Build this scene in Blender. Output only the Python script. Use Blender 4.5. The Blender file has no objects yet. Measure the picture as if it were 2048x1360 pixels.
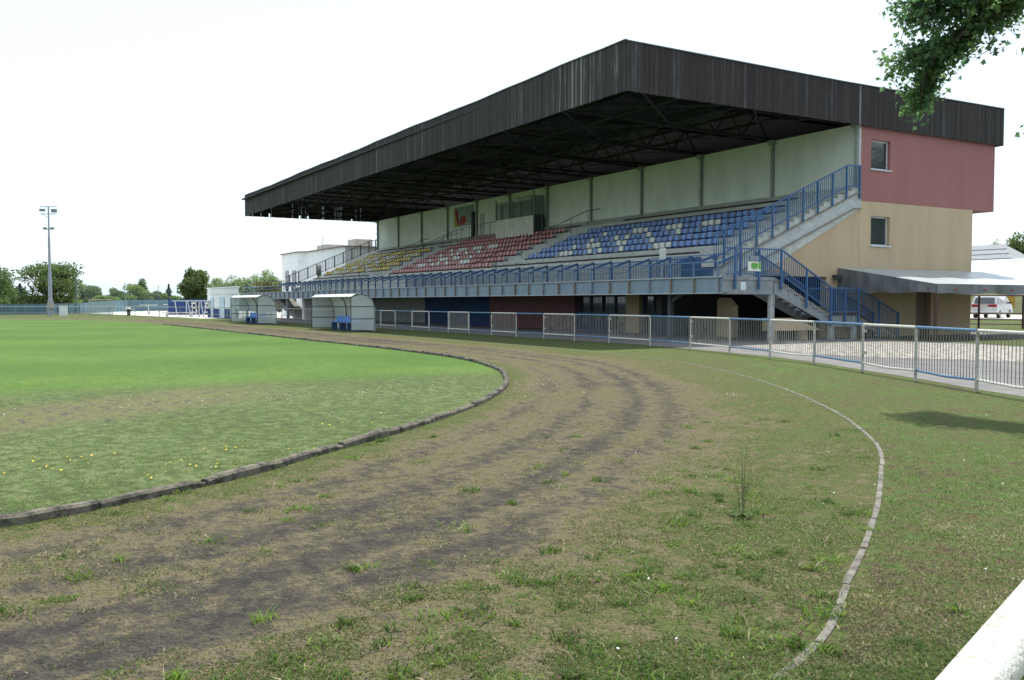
import bpy, math, random
import numpy as np
from mathutils import Vector, Matrix, noise as mnoise
random.seed(7); rng = np.random.default_rng(7)
S = bpy.context.scene
COL = S.collection

# ------------------------------------------------------------------ camera, sky, sun, exposure
FPX, HC = 1827.83, 1.6
DL = Vector((-0.50635, 0.86233, 0)).normalized()      # kept for reference: see yaw below
cam_d = bpy.data.cameras.new('camera'); cam = bpy.data.objects.new('camera', cam_d); COL.objects.link(cam)
cam_d.sensor_width = 36; cam_d.lens = 36*FPX/2048; cam_d.clip_start = .05; cam_d.clip_end = 3000
cam.location = (0, 0, HC)
fwd = Vector((-0.86164113, 0.50585941, -0.04099779)).normalized()
cam.rotation_euler = fwd.to_track_quat('-Z', 'Y').to_euler()
S.camera = cam
SUN_EL, SUN_DIR = math.radians(67), Vector((-0.66, 0.75, 0)).normalized()   # horizontal direction towards the sun
w = bpy.data.worlds.new('World'); S.world = w; w.use_nodes = True
nt = w.node_tree; bg = nt.nodes['Background']
sky = nt.nodes.new('ShaderNodeTexSky'); sky.sky_type = 'NISHITA'; sky.sun_disc = False
sky.sun_elevation = SUN_EL; sky.sun_rotation = math.atan2(SUN_DIR.x, SUN_DIR.y)
sky.air_density = 1.2; sky.dust_density = 2.0; sky.ozone_density = 1.0
# hazy white summer sky: the blue of the sky model is veiled by bright thin cloud
veil = nt.nodes.new('ShaderNodeMix'); veil.data_type = 'RGBA'; veil.blend_type = 'MIX'; veil.inputs['Factor'].default_value = .82
veil.inputs['B'].default_value = (5.5, 6.3, 7.05, 1)
nt.links.new(sky.outputs[0], veil.inputs['A']); nt.links.new(veil.outputs['Result'], bg.inputs[0]); bg.inputs[1].default_value = 0.15
sd = bpy.data.lights.new('sun', 'SUN'); sd.energy = 4.7; sd.angle = math.radians(.6); sd.color = (1, .95, .87)
sun = bpy.data.objects.new('sun', sd); COL.objects.link(sun)
sv = Vector((SUN_DIR.x*math.cos(SUN_EL), SUN_DIR.y*math.cos(SUN_EL), math.sin(SUN_EL)))
sun.rotation_euler = sv.to_track_quat('Z', 'Y').to_euler(); sun.location = (-30, 60, 60)
S.view_settings.view_transform = 'Standard'; S.view_settings.look = 'None'
S.view_settings.exposure = 0.36; S.view_settings.gamma = 1.0
S.render.engine = 'CYCLES'
S.cycles.max_bounces = 6; S.cycles.diffuse_bounces = 3; S.cycles.glossy_bounces = 2
S.cycles.transparent_max_bounces = 12; S.cycles.transmission_bounces = 3

# ------------------------------------------------------------------ materials
def new_mat(name):
    m = bpy.data.materials.new(name); m.use_nodes = True
    n = m.node_tree; return m, n, n.nodes['Principled BSDF']
def N(n, t, **k):
    x = n.nodes.new(t)
    for a, b in k.items(): setattr(x, a, b)
    return x
def mat(name, c1, c2=None, scale=3.0, rough=.75, stretch=(1, 1, 1), bump=.0, metal=0, detail=5, lo=.35, hi=.65, spec=.4, fine=0):
    m, n, b = new_mat(name)
    b.inputs['Roughness'].default_value = rough; b.inputs['Metallic'].default_value = metal
    b.inputs['Specular IOR Level'].default_value = spec
    if c2 is None: c2 = tuple(x*.8 for x in c1)
    tc = N(n, 'ShaderNodeTexCoord'); mp = N(n, 'ShaderNodeMapping'); mp.inputs['Scale'].default_value = stretch
    g = N(n, 'ShaderNodeNewGeometry')
    n.links.new(g.outputs['Position'], mp.inputs[0])
    no = N(n, 'ShaderNodeTexNoise'); no.inputs['Scale'].default_value = scale; no.inputs['Detail'].default_value = detail
    no.inputs['Roughness'].default_value = .62
    n.links.new(mp.outputs[0], no.inputs['Vector'])
    r = N(n, 'ShaderNodeValToRGB'); r.color_ramp.elements[0].position = lo; r.color_ramp.elements[1].position = hi
    r.color_ramp.elements[0].color = (*c2, 1); r.color_ramp.elements[1].color = (*c1, 1)
    n.links.new(no.outputs[0], r.inputs[0]); n.links.new(r.outputs[0], b.inputs['Base Color'])
    if bump:
        n2 = N(n, 'ShaderNodeTexNoise'); n2.inputs['Scale'].default_value = fine or scale*8; n2.inputs['Detail'].default_value = 3
        n.links.new(g.outputs['Position'], n2.inputs['Vector'])
        bp = N(n, 'ShaderNodeBump'); bp.inputs['Strength'].default_value = bump; bp.inputs['Distance'].default_value = .02
        n.links.new(n2.outputs[0], bp.inputs['Height']); n.links.new(bp.outputs[0], b.inputs['Normal'])
    return m
M = {}
M['tan'] = mat('tan_render', (.50, .39, .255), (.455, .35, .228), 1.3, .9, (1, 1, .2), .35, fine=60)
M['red'] = mat('red_render', (.325, .145, .14), (.295, .13, .125), 1.3, .9, (1, 1, .2), .35, fine=60)
M['wallwhite'] = mat('white_render', (.78, .83, .78), (.66, .71, .66), .9, .85, (1, 1, .5), .15)
M['concrete'] = mat('terrace_concrete', (.60, .62, .59), (.42, .44, .42), 2.5, .9, (1, 1, 3), .3)
M['conc_dark'] = mat('stained_concrete', (.22, .21, .19), (.12, .12, .11), 2.5, .95, bump=.3)
M['blue'] = mat('blue_paint', (.055, .135, .285), (.04, .095, .21), 6, .5, (1, 1, 1))
M['bluelt'] = mat('worn_blue_paint', (.14, .25, .39), (.08, .16, .29), 9, .45)
M['steelblue'] = mat('grey_blue_steel', (.215, .285, .345), (.17, .23, .29), 2, .5, (1, 1, .3))
M['steelgrey'] = mat('grey_steel', (.25, .28, .31), (.18, .20, .22), 2.5, .55)
M['rusty'] = mat('rusty_edge', (.30, .26, .21), (.16, .13, .10), 9, .8)
M['paleblue'] = mat('pale_grey_paint', (.50, .53, .52), (.36, .39, .40), 3, .6, (1, 1, 2))
M['rail_dark'] = mat('dark_handrail', (.045, .055, .065), None, 5, .5)
M['underdark'] = mat('dark_steel', (.022, .025, .027), (.014, .016, .018), 3, .7)
M['bracing'] = mat('dusty_bracing', (.055, .062, .06), (.025, .03, .03), 3, .8)
M['grimy'] = mat('grimy_white_paint', (.62, .61, .57), (.36, .33, .28), 30, .45, (1, 1, 1), .3, detail=9, lo=.36, hi=.47, fine=140)
M['colgrey'] = mat('pale_column_paint', (.36, .38, .36), (.26, .28, .27), 3, .6)
M['stalk'] = mat('dry_stalk', (.16, .16, .08), (.10, .11, .05), 20, .8)
M['dark_strip'] = mat('dark_brown_strip', (.06, .035, .03), (.035, .022, .02), 8, .7)
M['white'] = mat('white_paint', (.62, .61, .57), (.46, .44, .39), 12, .45, (1, 1, 1), lo=.3, hi=.5)
M['whitepost'] = mat('aged_white_paint', (.42, .41, .37), (.22, .20, .16), 10, .55, (1, 1, .6), lo=.32, hi=.5)
M['bars_backlit'] = mat('backlit_bars', (.23, .23, .22), (.14, .14, .13), 6, .6)  # near fence bars: backlit darkness put into the colour of the paint
M['wplain'] = mat('white_plaster', (.80, .82, .82), (.70, .73, .74), 1.5, .85)
M['pvc'] = mat('grey_window_frame', (.62, .66, .70), None, 2, .4)
M['yellowwall'] = mat('yellow_paint', (.55, .36, .06), None, 2, .8)
M['black'] = mat('black_paint_and_shade', (.02, .02, .022), None, 3, .6)
M['greywall'] = mat('grey_green_wall', (.27, .29, .27), (.20, .22, .20), 1.5, .9)
M['bluewall'] = mat('blue_wall', (.02, .058, .14), (.016, .045, .11), 1.5, .85)
M['maroon'] = mat('maroon_wall', (.20, .095, .10), (.16, .08, .08), 1.5, .85)
M['doorwood'] = mat('brown_door', (.18, .14, .10), None, 3, .6)
M['kerb'] = mat('weathered_kerb', (.15, .135, .105), (.04, .037, .028), 9, .95, bump=.8, fine=40, lo=.38, hi=.6)
M['kerb_grey'] = mat('sunken_grey_kerb', (.21, .195, .17), (.10, .09, .075), 9, .95, bump=.6, fine=60, lo=.38, hi=.6)
M['asphalt'] = mat('asphalt', (.185, .18, .175), (.125, .122, .12), 1.4, .9, bump=.4, fine=70)
M['gravel'] = mat('pale_gravel', (.42, .39, .35), (.10, .10, .075), 4, .95, detail=10, lo=.38, hi=.58, bump=1, fine=30)
M['conc_lt'] = mat('pale_paving', (.62, .60, .56), (.46, .45, .42), 1.2, .9)
M['silver'] = mat('silver_tarpaulin', (.42, .46, .48), (.33, .37, .39), 1.5, .35, (1, 1, 1), .0, spec=.5)
M['tarp'] = mat('grey_tarpaulin_valance', (.17, .18, .19), (.09, .10, .11), 2.5, .4, (1, 1, .5), spec=.5)
M['poly'] = mat('grooved_bitumen', (.03, .03, .03), None, 3, .8)
M['brownpost'] = mat('brown_post', (.075, .04, .035), None, 4, .6)
M['tile'] = mat('grey_roof_tiles', (.33, .34, .35), (.26, .27, .28), 3, .8)
M['tilelt'] = mat('bright_sheet_roof', (.50, .51, .53), (.42, .43, .45), 2, .5)
M['carwhite'] = mat('white_car_paint', (.74, .75, .77), None, 2, .25, spec=.6)
M['carred'] = mat('red_lamp_band', (.38, .03, .04), None, 2, .3)
M['rubber'] = mat('tyre_rubber', (.02, .02, .02), None, 3, .8)
M['chrome'] = mat('wheel_rim', (.5, .5, .52), None, 3, .3, metal=.8)
M['bin'] = mat('black_bin', (.03, .03, .035), None, 3, .6)
M['yellowhouse'] = mat('yellow_house', (.62, .60, .32), (.55, .53, .28), 1, .85)
M['orangedoor'] = mat('orange_door', (.60, .34, .06), None, 1, .6)
M['lampmetal'] = mat('lilac_grey_metal', (.36, .38, .46), None, 3, .5)
M['polewood'] = mat('concrete_pole', (.42, .42, .38), None, 3, .8)
M['teal'] = mat('teal_sheet', (.10, .19, .23), (.08, .15, .19), .8, .8, (1, 1, .2))
M['signwhite'] = mat('sign_white', (.78, .80, .76), None, 2, .5)
M['signgrey'] = mat('sign_print', (.25, .28, .30), None, 2, .5)
M['signgreen'] = mat('sign_green', (.10, .42, .06), None, 2, .5)
M['signtrack'] = mat('sign_olive_track', (.30, .30, .08), None, 2, .5)
M['paper'] = mat('pale_blue_notice', (.55, .68, .76), None, 2, .6)
M['banner'] = mat('faded_banner_cloth', (.30, .38, .37), (.24, .31, .31), 2, .8)
M['bannerred'] = mat('banner_red', (.38, .06, .05), None, 2, .8)
M['banneryel'] = mat('banner_yellow', (.48, .40, .06), None, 2, .8)
M['barkd'] = mat('bark', (.11, .085, .06), (.05, .04, .03), 9, .9, (1, 1, .3), .6)
M['mural'] = mat('mural_blue', (.022, .06, .18), None, 2, .8)
M['panelwhite'] = mat('cream_board', (.78, .77, .72), (.68, .67, .62), 2, .7)
M['boothdark'] = mat('booth_frame', (.045, .06, .065), None, 3, .6)
M['cable'] = mat('cable', (.3, .3, .3), None, 3, .6)
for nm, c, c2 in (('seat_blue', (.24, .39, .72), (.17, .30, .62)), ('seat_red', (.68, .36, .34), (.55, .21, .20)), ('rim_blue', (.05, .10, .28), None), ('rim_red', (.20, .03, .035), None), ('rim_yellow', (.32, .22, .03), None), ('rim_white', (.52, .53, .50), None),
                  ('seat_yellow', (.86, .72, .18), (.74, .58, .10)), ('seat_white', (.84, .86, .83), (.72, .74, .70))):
    M[nm] = mat(nm, c, c2, 7, .42, spec=.5)  # pale centres and dark rims put gloss sheen and shaded gaps into the colour
M['dugseat'] = mat('dugout_seat_blue', (.05, .22, .66), None, 4, .4)

def glass(name, tint=(.03, .04, .045), rough=.05):
    m, n, b = new_mat(name); b.inputs['Base Color'].default_value = (*tint, 1); b.inputs['Roughness'].default_value = rough
    b.inputs['Specular IOR Level'].default_value = .9; b.inputs['IOR'].default_value = 1.6
    return m
M['glass'] = glass('window_glass')
def clear(name, col, alpha, rough=.15):
    m, n, b = new_mat(name)
    tr = N(n, 'ShaderNodeBsdfTransparent'); tr.inputs[0].default_value = (*col, 1)
    mx = N(n, 'ShaderNodeMixShader'); mx.inputs[0].default_value = alpha
    b.inputs['Base Color'].default_value = (*col, 1); b.inputs['Roughness'].default_value = rough
    b.inputs['Specular IOR Level'].default_value = .6
    n.links.new(tr.outputs[0], mx.inputs[1]); n.links.new(b.outputs[0], mx.inputs[2])
    n.links.new(mx.outputs[0], n.nodes['Material Output'].inputs[0]); return m
M['acrylic'] = clear('dugout_sheet', (.84, .88, .87), .38, .35)
M['acrylicroof'] = clear('dugout_roof_sheet', (.80, .84, .84), .85, .3)
M['boothglass'] = clear('booth_glass', (.62, .70, .68), .15, .08)
M['net'] = clear('goal_net', (.75, .80, .80), .32, .9)
M['tealnet'] = clear('teal_net', (.12, .40, .42), .5, .9)

def wood_mat():
    # black-stained vertical boards with pale weather streaks running down the grain
    m, n, b = new_mat('black_stained_boards'); b.inputs['Roughness'].default_value = .75; b.inputs['Specular IOR Level'].default_value = .3
    g = N(n, 'ShaderNodeNewGeometry'); at = N(n, 'ShaderNodeAttribute', attribute_name='tint')
    mp = N(n, 'ShaderNodeMapping'); mp.inputs['Scale'].default_value = (14, 14, .5); n.links.new(g.outputs['Position'], mp.inputs[0])
    no = N(n, 'ShaderNodeTexNoise'); no.inputs['Scale'].default_value = 1.6; no.inputs['Detail'].default_value = 7; no.inputs['Roughness'].default_value = .7
    n.links.new(mp.outputs[0], no.inputs['Vector'])
    big = N(n, 'ShaderNodeTexNoise'); big.inputs['Scale'].default_value = .35; big.inputs['Detail'].default_value = 2
    n.links.new(g.outputs['Position'], big.inputs['Vector'])
    s = N(n, 'ShaderNodeMath', operation='MULTIPLY_ADD'); s.inputs[1].default_value = .30; n.links.new(at.outputs['Fac'], s.inputs[0]); n.links.new(no.outputs[0], s.inputs[2])
    s2 = N(n, 'ShaderNodeMath', operation='MULTIPLY_ADD'); s2.inputs[1].default_value = .25; n.links.new(big.outputs[0], s2.inputs[0]); n.links.new(s.outputs[0], s2.inputs[2])
    r = N(n, 'ShaderNodeValToRGB'); e = r.color_ramp.elements
    e[0].position = .60; e[0].color = (.028, .023, .024, 1); e[1].position = 1.05; e[1].color = (.20, .20, .20, 1)
    x = e.new(.78); x.color = (.045, .040, .041, 1)
    x = e.new(.90); x.color = (.066, .064, .068, 1)
    n.links.new(s2.outputs[0], r.inputs[0]); n.links.new(r.outputs[0], b.inputs['Base Color'])
    return m
M['boards'] = wood_mat()

# ------------------------------------------------------------------ mesh helpers
class MB:
    def __init__(s): s.v = []; s.f = []; s.m = []; s.mi = 0; s.t = []; s.ti = 0.
    def add(s, vs, fs):
        o = len(s.v); s.v += [tuple(x) for x in vs]
        for f in fs: s.f.append([o+i for i in f]); s.m.append(s.mi)
        s.t += [s.ti]*len(vs); return s
    def box(s, x0, x1, y0, y1, z0, z1):
        if x0 > x1: x0, x1 = x1, x0
        if y0 > y1: y0, y1 = y1, y0
        if z0 > z1: z0, z1 = z1, z0
        v = [(x0, y0, z0), (x1, y0, z0), (x1, y1, z0), (x0, y1, z0), (x0, y0, z1), (x1, y0, z1), (x1, y1, z1), (x0, y1, z1)]
        return s.add(v, [(3, 2, 1, 0), (4, 5, 6, 7), (0, 1, 5, 4), (1, 2, 6, 5), (2, 3, 7, 6), (3, 0, 4, 7)])
    def tube(s, p, q, r, n=8, r2=None, cap=True):
        p, q = Vector(p), Vector(q); d = (q-p)
        if d.length < 1e-6: return s
        d.normalize(); a = d.orthogonal().normalized(); b = d.cross(a); r2 = r if r2 is None else r2
        vs = [p+(a*math.cos(t)+b*math.sin(t))*r for t in (2*math.pi*i/n for i in range(n))]
        vs += [q+(a*math.cos(t)+b*math.sin(t))*r2 for t in (2*math.pi*i/n for i in range(n))]
        fs = [(i, (i+1) % n, n+(i+1) % n, n+i) for i in range(n)]
        if cap: fs += [tuple(range(n-1, -1, -1)), tuple(range(n, 2*n))]
        return s.add(vs, fs)
    def bar(s, p, q, w, h, up=(0, 0, 1)):
        p, q = Vector(p), Vector(q); d = (q-p).normalized(); u = Vector(up)
        a = d.cross(u)
        if a.length < 1e-4: a = d.cross(Vector((1, 0, 0)))
        a.normalize(); b = a.cross(d).normalized()
        vs = [e+a*sx*w/2+b*sz*h/2 for e in (p, q) for sx, sz in ((-1, -1), (1, -1), (1, 1), (-1, 1))]
        return s.add(vs, [(3, 2, 1, 0), (4, 5, 6, 7), (0, 1, 5, 4), (1, 2, 6, 5), (2, 3, 7, 6), (3, 0, 4, 7)])
    def prism(s, poly, axis, a, b):
        # poly: 2-D outline in the two axes other than `axis`, extruded from a to b
        n = len(poly)
        def P(u, v, t):
            return (t, u, v) if axis == 'x' else (u, t, v) if axis == 'y' else (u, v, t)
        vs = [P(u, v, a) for u, v in poly]+[P(u, v, b) for u, v in poly]
        fs = [(i, (i+1) % n, n+(i+1) % n, n+i) for i in range(n)]+[tuple(range(n-1, -1, -1)), tuple(range(n, 2*n))]
        return s.add(vs, fs)
    def build(s, name, mats, parent=None, loc=None, smooth=False, tint=False, off=None):
        me = bpy.data.meshes.new(name)
        base = Vector((0, 0, 0))
        if off is not None: base = Vector(off)
        elif parent is not None: base = Vector(parent['_o']) if '_o' in parent else Vector((0, 0, 0))
        elif loc is not None: base = Vector(loc)
        vs = [(x-base.x, y-base.y, z-base.z) for x, y, z in s.v]
        me.from_pydata(vs, [], s.f)
        if not isinstance(mats, (list, tuple)): mats = [mats]
        for m in mats: me.materials.append(M[m] if isinstance(m, str) else m)
        me.polygons.foreach_set('material_index', s.m)
        if smooth: me.polygons.foreach_set('use_smooth', [True]*len(s.f))
        if tint:
            a = me.attributes.new('tint', 'FLOAT', 'POINT'); a.data.foreach_set('value', s.t)
        me.update()
        import bmesh
        b = bmesh.new(); b.from_mesh(me); bmesh.ops.recalc_face_normals(b, faces=b.faces); b.to_mesh(me); b.free()
        o = bpy.data.objects.new(name, me); COL.objects.link(o)
        if parent is not None:
            o.parent = parent
            if parent.type == 'MESH': o.location = (0, 0, 0)
            o['_o'] = list(base)
        elif loc is not None: o.location = loc; o['_o'] = list(base)
        return o
ALL = []
def thing(name, label, cat, loc=(0, 0, 0), group=None):
    o = bpy.data.objects.new(name, None); COL.objects.link(o); o.location = loc; o.empty_display_size = .5
    o['label'] = label; o['category'] = cat; o['_o'] = list(loc)
    if group: o['group'] = group
    return o
def tag(o, label, cat, group=None, kind=None):
    o['label'] = label; o['category'] = cat
    if group: o['group'] = group
    if kind: o['kind'] = kind
    return o
def struct(o): o['kind'] = 'structure'; return o
def raw(name, V, F, mats, attrs=None, mi=None, smooth=False):
    """big numpy mesh: F is (n,k) int array"""
    me = bpy.data.meshes.new(name); k = F.shape[1]
    me.vertices.add(len(V)); me.vertices.foreach_set('co', np.asarray(V, np.float32).ravel())
    me.loops.add(F.size); me.loops.foreach_set('vertex_index', F.astype(np.int32).ravel())
    me.polygons.add(len(F)); me.polygons.foreach_set('loop_start', np.arange(0, F.size, k, dtype=np.int32))
    me.polygons.foreach_set('loop_total', np.full(len(F), k, np.int32))
    for m in mats: me.materials.append(M[m] if isinstance(m, str) else m)
    if mi is not None: me.polygons.foreach_set('material_index', np.asarray(mi, np.int32))
    if smooth: me.polygons.foreach_set('use_smooth', np.ones(len(F), bool))
    for a, d in (attrs or {}).items():
        at = me.attributes.new(a, 'FLOAT', 'POINT'); at.data.foreach_set('value', np.asarray(d, np.float32))
    me.update(calc_edges=True); me.validate()
    o = bpy.data.objects.new(name, me); COL.objects.link(o); return o

# ------------------------------------------------------------------ ground and running track
def crom(P, n=10):
    P = [Vector((p[0], p[1], 0)) for p in P]; out = []
    for i in range(1, len(P)-2):
        a, b, c, d = P[i-1:i+3]
        for k in range(n):
            t = k/n
            out.append(.5*((2*b)+(c-a)*t+(2*a-5*b+4*c-d)*t*t+(3*b-3*c+d-a)*t*t*t))
    out.append(P[-2]); return np.array([(p.x, p.y) for p in out])
IN = [(-8.2, -14), (-7.3, -9), (-7.0, -5), (-7.1, -2), (-7.42, .12), (-8.35, 1.95), (-9.35, 3.2), (-10.6, 4.75), (-12.4, 6.6), (-14.4, 8.25), (-16.6, 9.6),
      (-19.5, 10.9), (-23.4, 11.85), (-28.5, 12.15), (-36, 12.1), (-50, 12.0), (-65, 11.8), (-80, 11.2), (-88, 9.5), (-95, 6), (-101, -1), (-104, -12), (-104, -24)]
OUT = [(-2.6, -15), (-2.0, -9), (-1.9, -4), (-2.1, 0), (-2.72, 2.88), (-3.5, 4.3), (-4.35, 5.6), (-5.4, 7.05), (-6.6, 8.55), (-8.05, 9.95), (-9.8, 11.35),
       (-11.8, 12.75), (-14.0, 14.1), (-16.5, 15.35), (-19.6, 16.5), (-23.5, 17.2), (-30, 17.5), (-42, 17.4), (-58, 17.3), (-78, 16.8), (-92, 14), (-101, 9), (-108, -2)]
inn = crom(IN); out = crom(OUT)
def resample(P, n):
    d = np.r_[0, np.cumsum(np.linalg.norm(np.diff(P, axis=0), axis=1))]
    t = np.linspace(0, 1, n)**1.0*d[-1]
    return np.c_[np.interp(t, d, P[:, 0]), np.interp(t, d, P[:, 1])], t
def ground_mat(name, stops, scales, extra=None, bump=.7):
    """stops: [(pos, colour)] over summed noise"""
    m, n, b = new_mat(name); b.inputs['Roughness'].default_value = .95; b.inputs['Specular IOR Level'].default_value = .15
    g = N(n, 'ShaderNodeNewGeometry'); acc = None
    for sc, wt, det, vec in scales:
        no = N(n, 'ShaderNodeTexNoise'); no.inputs['Scale'].default_value = sc; no.inputs['Detail'].default_value = det; no.inputs['Roughness'].default_value = .84 if wt > .8 else .65
        if vec is not None:
            mp = N(n, 'ShaderNodeMapping'); mp.inputs['Scale'].default_value = vec; n.links.new(g.outputs['Position'], mp.inputs[0]); n.links.new(mp.outputs[0], no.inputs['Vector'])
        else: n.links.new(g.outputs['Position'], no.inputs['Vector'])
        s = N(n, 'ShaderNodeMath', operation='MULTIPLY_ADD'); s.inputs[1].default_value = wt; n.links.new(no.outputs[0], s.inputs[0])
        if acc is None: s.inputs[2].default_value = .41-.5*sum(q[1] for q in scales)
        else: n.links.new(acc, s.inputs[2])
        acc = s.outputs[0]
    if extra: acc = extra(n, g, acc)
    r = N(n, 'ShaderNodeValToRGB'); el = r.color_ramp.elements
    el[0].position, el[0].color = stops[0][0], (*stops[0][1], 1); el[1].position, el[1].color = stops[-1][0], (*stops[-1][1], 1)
    for p, c in stops[1:-1]: e = el.new(p); e.color = (*c, 1)
    n.links.new(acc, r.inputs[0]); n.links.new(r.outputs[0], b.inputs['Base Color'])
    n2 = N(n, 'ShaderNodeTexNoise'); n2.inputs['Scale'].default_value = 45; n2.inputs['Detail'].default_value = 4; n.links.new(g.outputs['Position'], n2.inputs['Vector'])
    bp = N(n, 'ShaderNodeBump'); bp.inputs['Strength'].default_value = bump; bp.inputs['Distance'].default_value = .05
    n.links.new(n2.outputs[0], bp.inputs['Height']); n.links.new(bp.outputs[0], b.inputs['Normal'])
    return m, n, b, r
GREEN, OLIVE, STRAW, DIRT, CINDER = (.055, .105, .016), (.085, .09, .026), (.20, .155, .075), (.095, .075, .052), (.045, .042, .042)
M['ground'] = ground_mat('rough_grass', [(.18, (.055, .048, .034)), (.31, (.120, .100, .050)), (.38, (.090, .105, .034)), (.46, (.052, .100, .022)), (.56, (.085, .128, .034)), (.70, (.20, .19, .10))],
                         [(.35, .55, 3, None), (1.6, .35, 3, None), (6, 2.1, 10, None)])[0]
def track_extra(n, g, acc):
    a = N(n, 'ShaderNodeAttribute', attribute_name='wear')
    s = N(n, 'ShaderNodeMath', operation='MULTIPLY_ADD'); s.inputs[1].default_value = 1.0
    n.links.new(a.outputs['Fac'], s.inputs[0]); n.links.new(acc, s.inputs[2]); t = N(n, 'ShaderNodeMath', operation='ADD'); t.inputs[1].default_value = .0; n.links.new(s.outputs[0], t.inputs[0]); return t.outputs[0]
M['track'] = ground_mat('cinder_track', [(.26, (.040, .037, .033)), (.41, (.068, .061, .050)), (.52, (.100, .088, .058)), (.65, (.175, .148, .088)), (.72, (.115, .108, .048)), (.79, (.085, .100, .034)), (.95, (.095, .135, .036))],
                        [(1.1, .14, 4, None), (6, 1.7, 10, None)], track_extra, 1.0)[0]
# infield: mown pitch (with mowing bands) blending to rough clover turf at the end behind the goal
m, n, b = new_mat('infield_turf'); b.inputs['Roughness'].default_value = .9; b.inputs['Specular IOR Level'].default_value = .15
g = N(n, 'ShaderNodeNewGeometry'); sep = N(n, 'ShaderNodeSeparateXYZ'); n.links.new(g.outputs['Position'], sep.inputs[0])
def noise_node(n, g, sc, det=5, vec=None, rough=.65):
    no = N(n, 'ShaderNodeTexNoise'); no.inputs['Scale'].default_value = sc; no.inputs['Detail'].default_value = det; no.inputs['Roughness'].default_value = rough
    if vec is not None:
        mp = N(n, 'ShaderNodeMapping'); mp.inputs['Scale'].default_value = vec; n.links.new(g.outputs['Position'], mp.inputs[0]); n.links.new(mp.outputs[0], no.inputs['Vector'])
    else: n.links.new(g.outputs['Position'], no.inputs['Vector'])
    return no.outputs[0]
def mth(n, op, a, b_=None, c=None, clamp=False):
    s = N(n, 'ShaderNodeMath', operation=op); s.use_clamp = clamp
    for i, v in enumerate((a, b_, c)):
        if v is None: continue
        if isinstance(v, (int, float)): s.inputs[i].default_value = v
        else: n.links.new(v, s.inputs[i])
    return s.outputs[0]
def ramp(n, v, stops):
    r = N(n, 'ShaderNodeValToRGB'); el = r.color_ramp.elements
    el[0].position, el[0].color = stops[0][0], (*stops[0][1], 1); el[1].position, el[1].color = stops[-1][0], (*stops[-1][1], 1)
    for p, c in stops[1:-1]: e = el.new(p); e.color = (*c, 1)
    n.links.new(v, r.inputs[0]); return r.outputs[0]
def mixc(n, f, a, b_):
    x = N(n, 'ShaderNodeMix', data_type='RGBA'); n.links.new(f, x.inputs['Factor']); n.links.new(a, x.inputs['A']); n.links.new(b_, x.inputs['B']); return x.outputs['Result']
fine = noise_node(n, g, 16, 6); med = noise_node(n, g, 1.6, 5, (1, 1, 1)); low = noise_node(n, g, .22, 3)
band = mth(n, 'SINE', mth(n, 'MULTIPLY', sep.outputs['X'], 2*math.pi/11.0))
band = mth(n, 'MULTIPLY_ADD', band, .05, mth(n, 'MULTIPLY_ADD', mth(n, 'MULTIPLY_ADD', noise_node(n, g, 4, 9, None, .8), 2.4, -.7), .35, mth(n, 'MULTIPLY_ADD', med, .25, mth(n, 'MULTIPLY', low, .4))))
pitchc = ramp(n, band, [(.38, (.05, .108, .018)), (.5, (.066, .130, .022)), (.62, (.09, .155, .028))])
rv = mth(n, 'SUBTRACT', mth(n, 'MULTIPLY_ADD', noise_node(n, g, 5, 10, None, .84), 1.9, mth(n, 'MULTIPLY_ADD', med, .25, mth(n, 'MULTIPLY', low, .2))), .675)
roughc = ramp(n, rv, [(.40, (.062, .070, .030)), (.47, (.064, .096, .028)), (.54, (.072, .115, .032)), (.62, (.13, .145, .066))])
bare = ramp(n, rv, [(.40, (.065, .062, .052)), (.46, (.12, .108, .058)), (.54, (.145, .135, .06)), (.62, (.09, .11, .035))])
# bare goal-mouth band between x = -10.5 and x = -17, stronger toward negative y
xm = mth(n, 'ADD', sep.outputs['X'], mth(n, 'MULTIPLY', med, 2.2))
isrough = mth(n, 'MULTIPLY', mth(n, 'ADD', mth(n, 'MULTIPLY_ADD', mth(n, 'SUBTRACT', fine, .5), 5.0, xm), 18.4), .42, clamp=True)
edgeb = mth(n, 'MULTIPLY', mth(n, 'SUBTRACT', 1.9, mth(n, 'ABSOLUTE', mth(n, 'ADD', mth(n, 'MULTIPLY_ADD', sep.outputs['Y'], .62, xm), 12.9))), 1.2, clamp=True)
yf = mth(n, 'MULTIPLY', mth(n, 'SUBTRACT', 5.3, sep.outputs['Y']), .5, clamp=True)
isbare = mth(n, 'MULTIPLY', mth(n, 'MULTIPLY', edgeb, yf), .85)
c1 = mixc(n, isrough, pitchc, roughc); c2 = mixc(n, isbare, c1, bare); n.links.new(c2, b.inputs['Base Color'])
bp = N(n, 'ShaderNodeBump'); bp.inputs['Strength'].default_value = .5; bp.inputs['Distance'].default_value = .02; n.links.new(fine, bp.inputs['Height']); n.links.new(bp.outputs[0], b.inputs['Normal'])
M['infield'] = m

mb = MB(); R = 1500
mb.add([(-R, -R, 0), (R, -R, 0), (R, R, 0), (-R, R, 0)], [(0, 1, 2, 3)])
struct(mb.build('ground', 'ground'))
# infield sheet
poly = [tuple(p) for p in inn]; mb = MB()
far = [(-104, -70), (-7, -70)]
pts = poly+far
import mathutils
tri = mathutils.geometry.tessellate_polygon([[Vector((x, y, 0)) for x, y in pts]])
mb.add([(x, y, .008) for x, y in pts], [t for t in tri]); struct(mb.build('infield', 'infield'))
# track: a strip between the two kerbs; 'wear' follows the lanes
NS, NV = 420, 64
d_in, _ = resample(inn, NS); 
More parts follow.
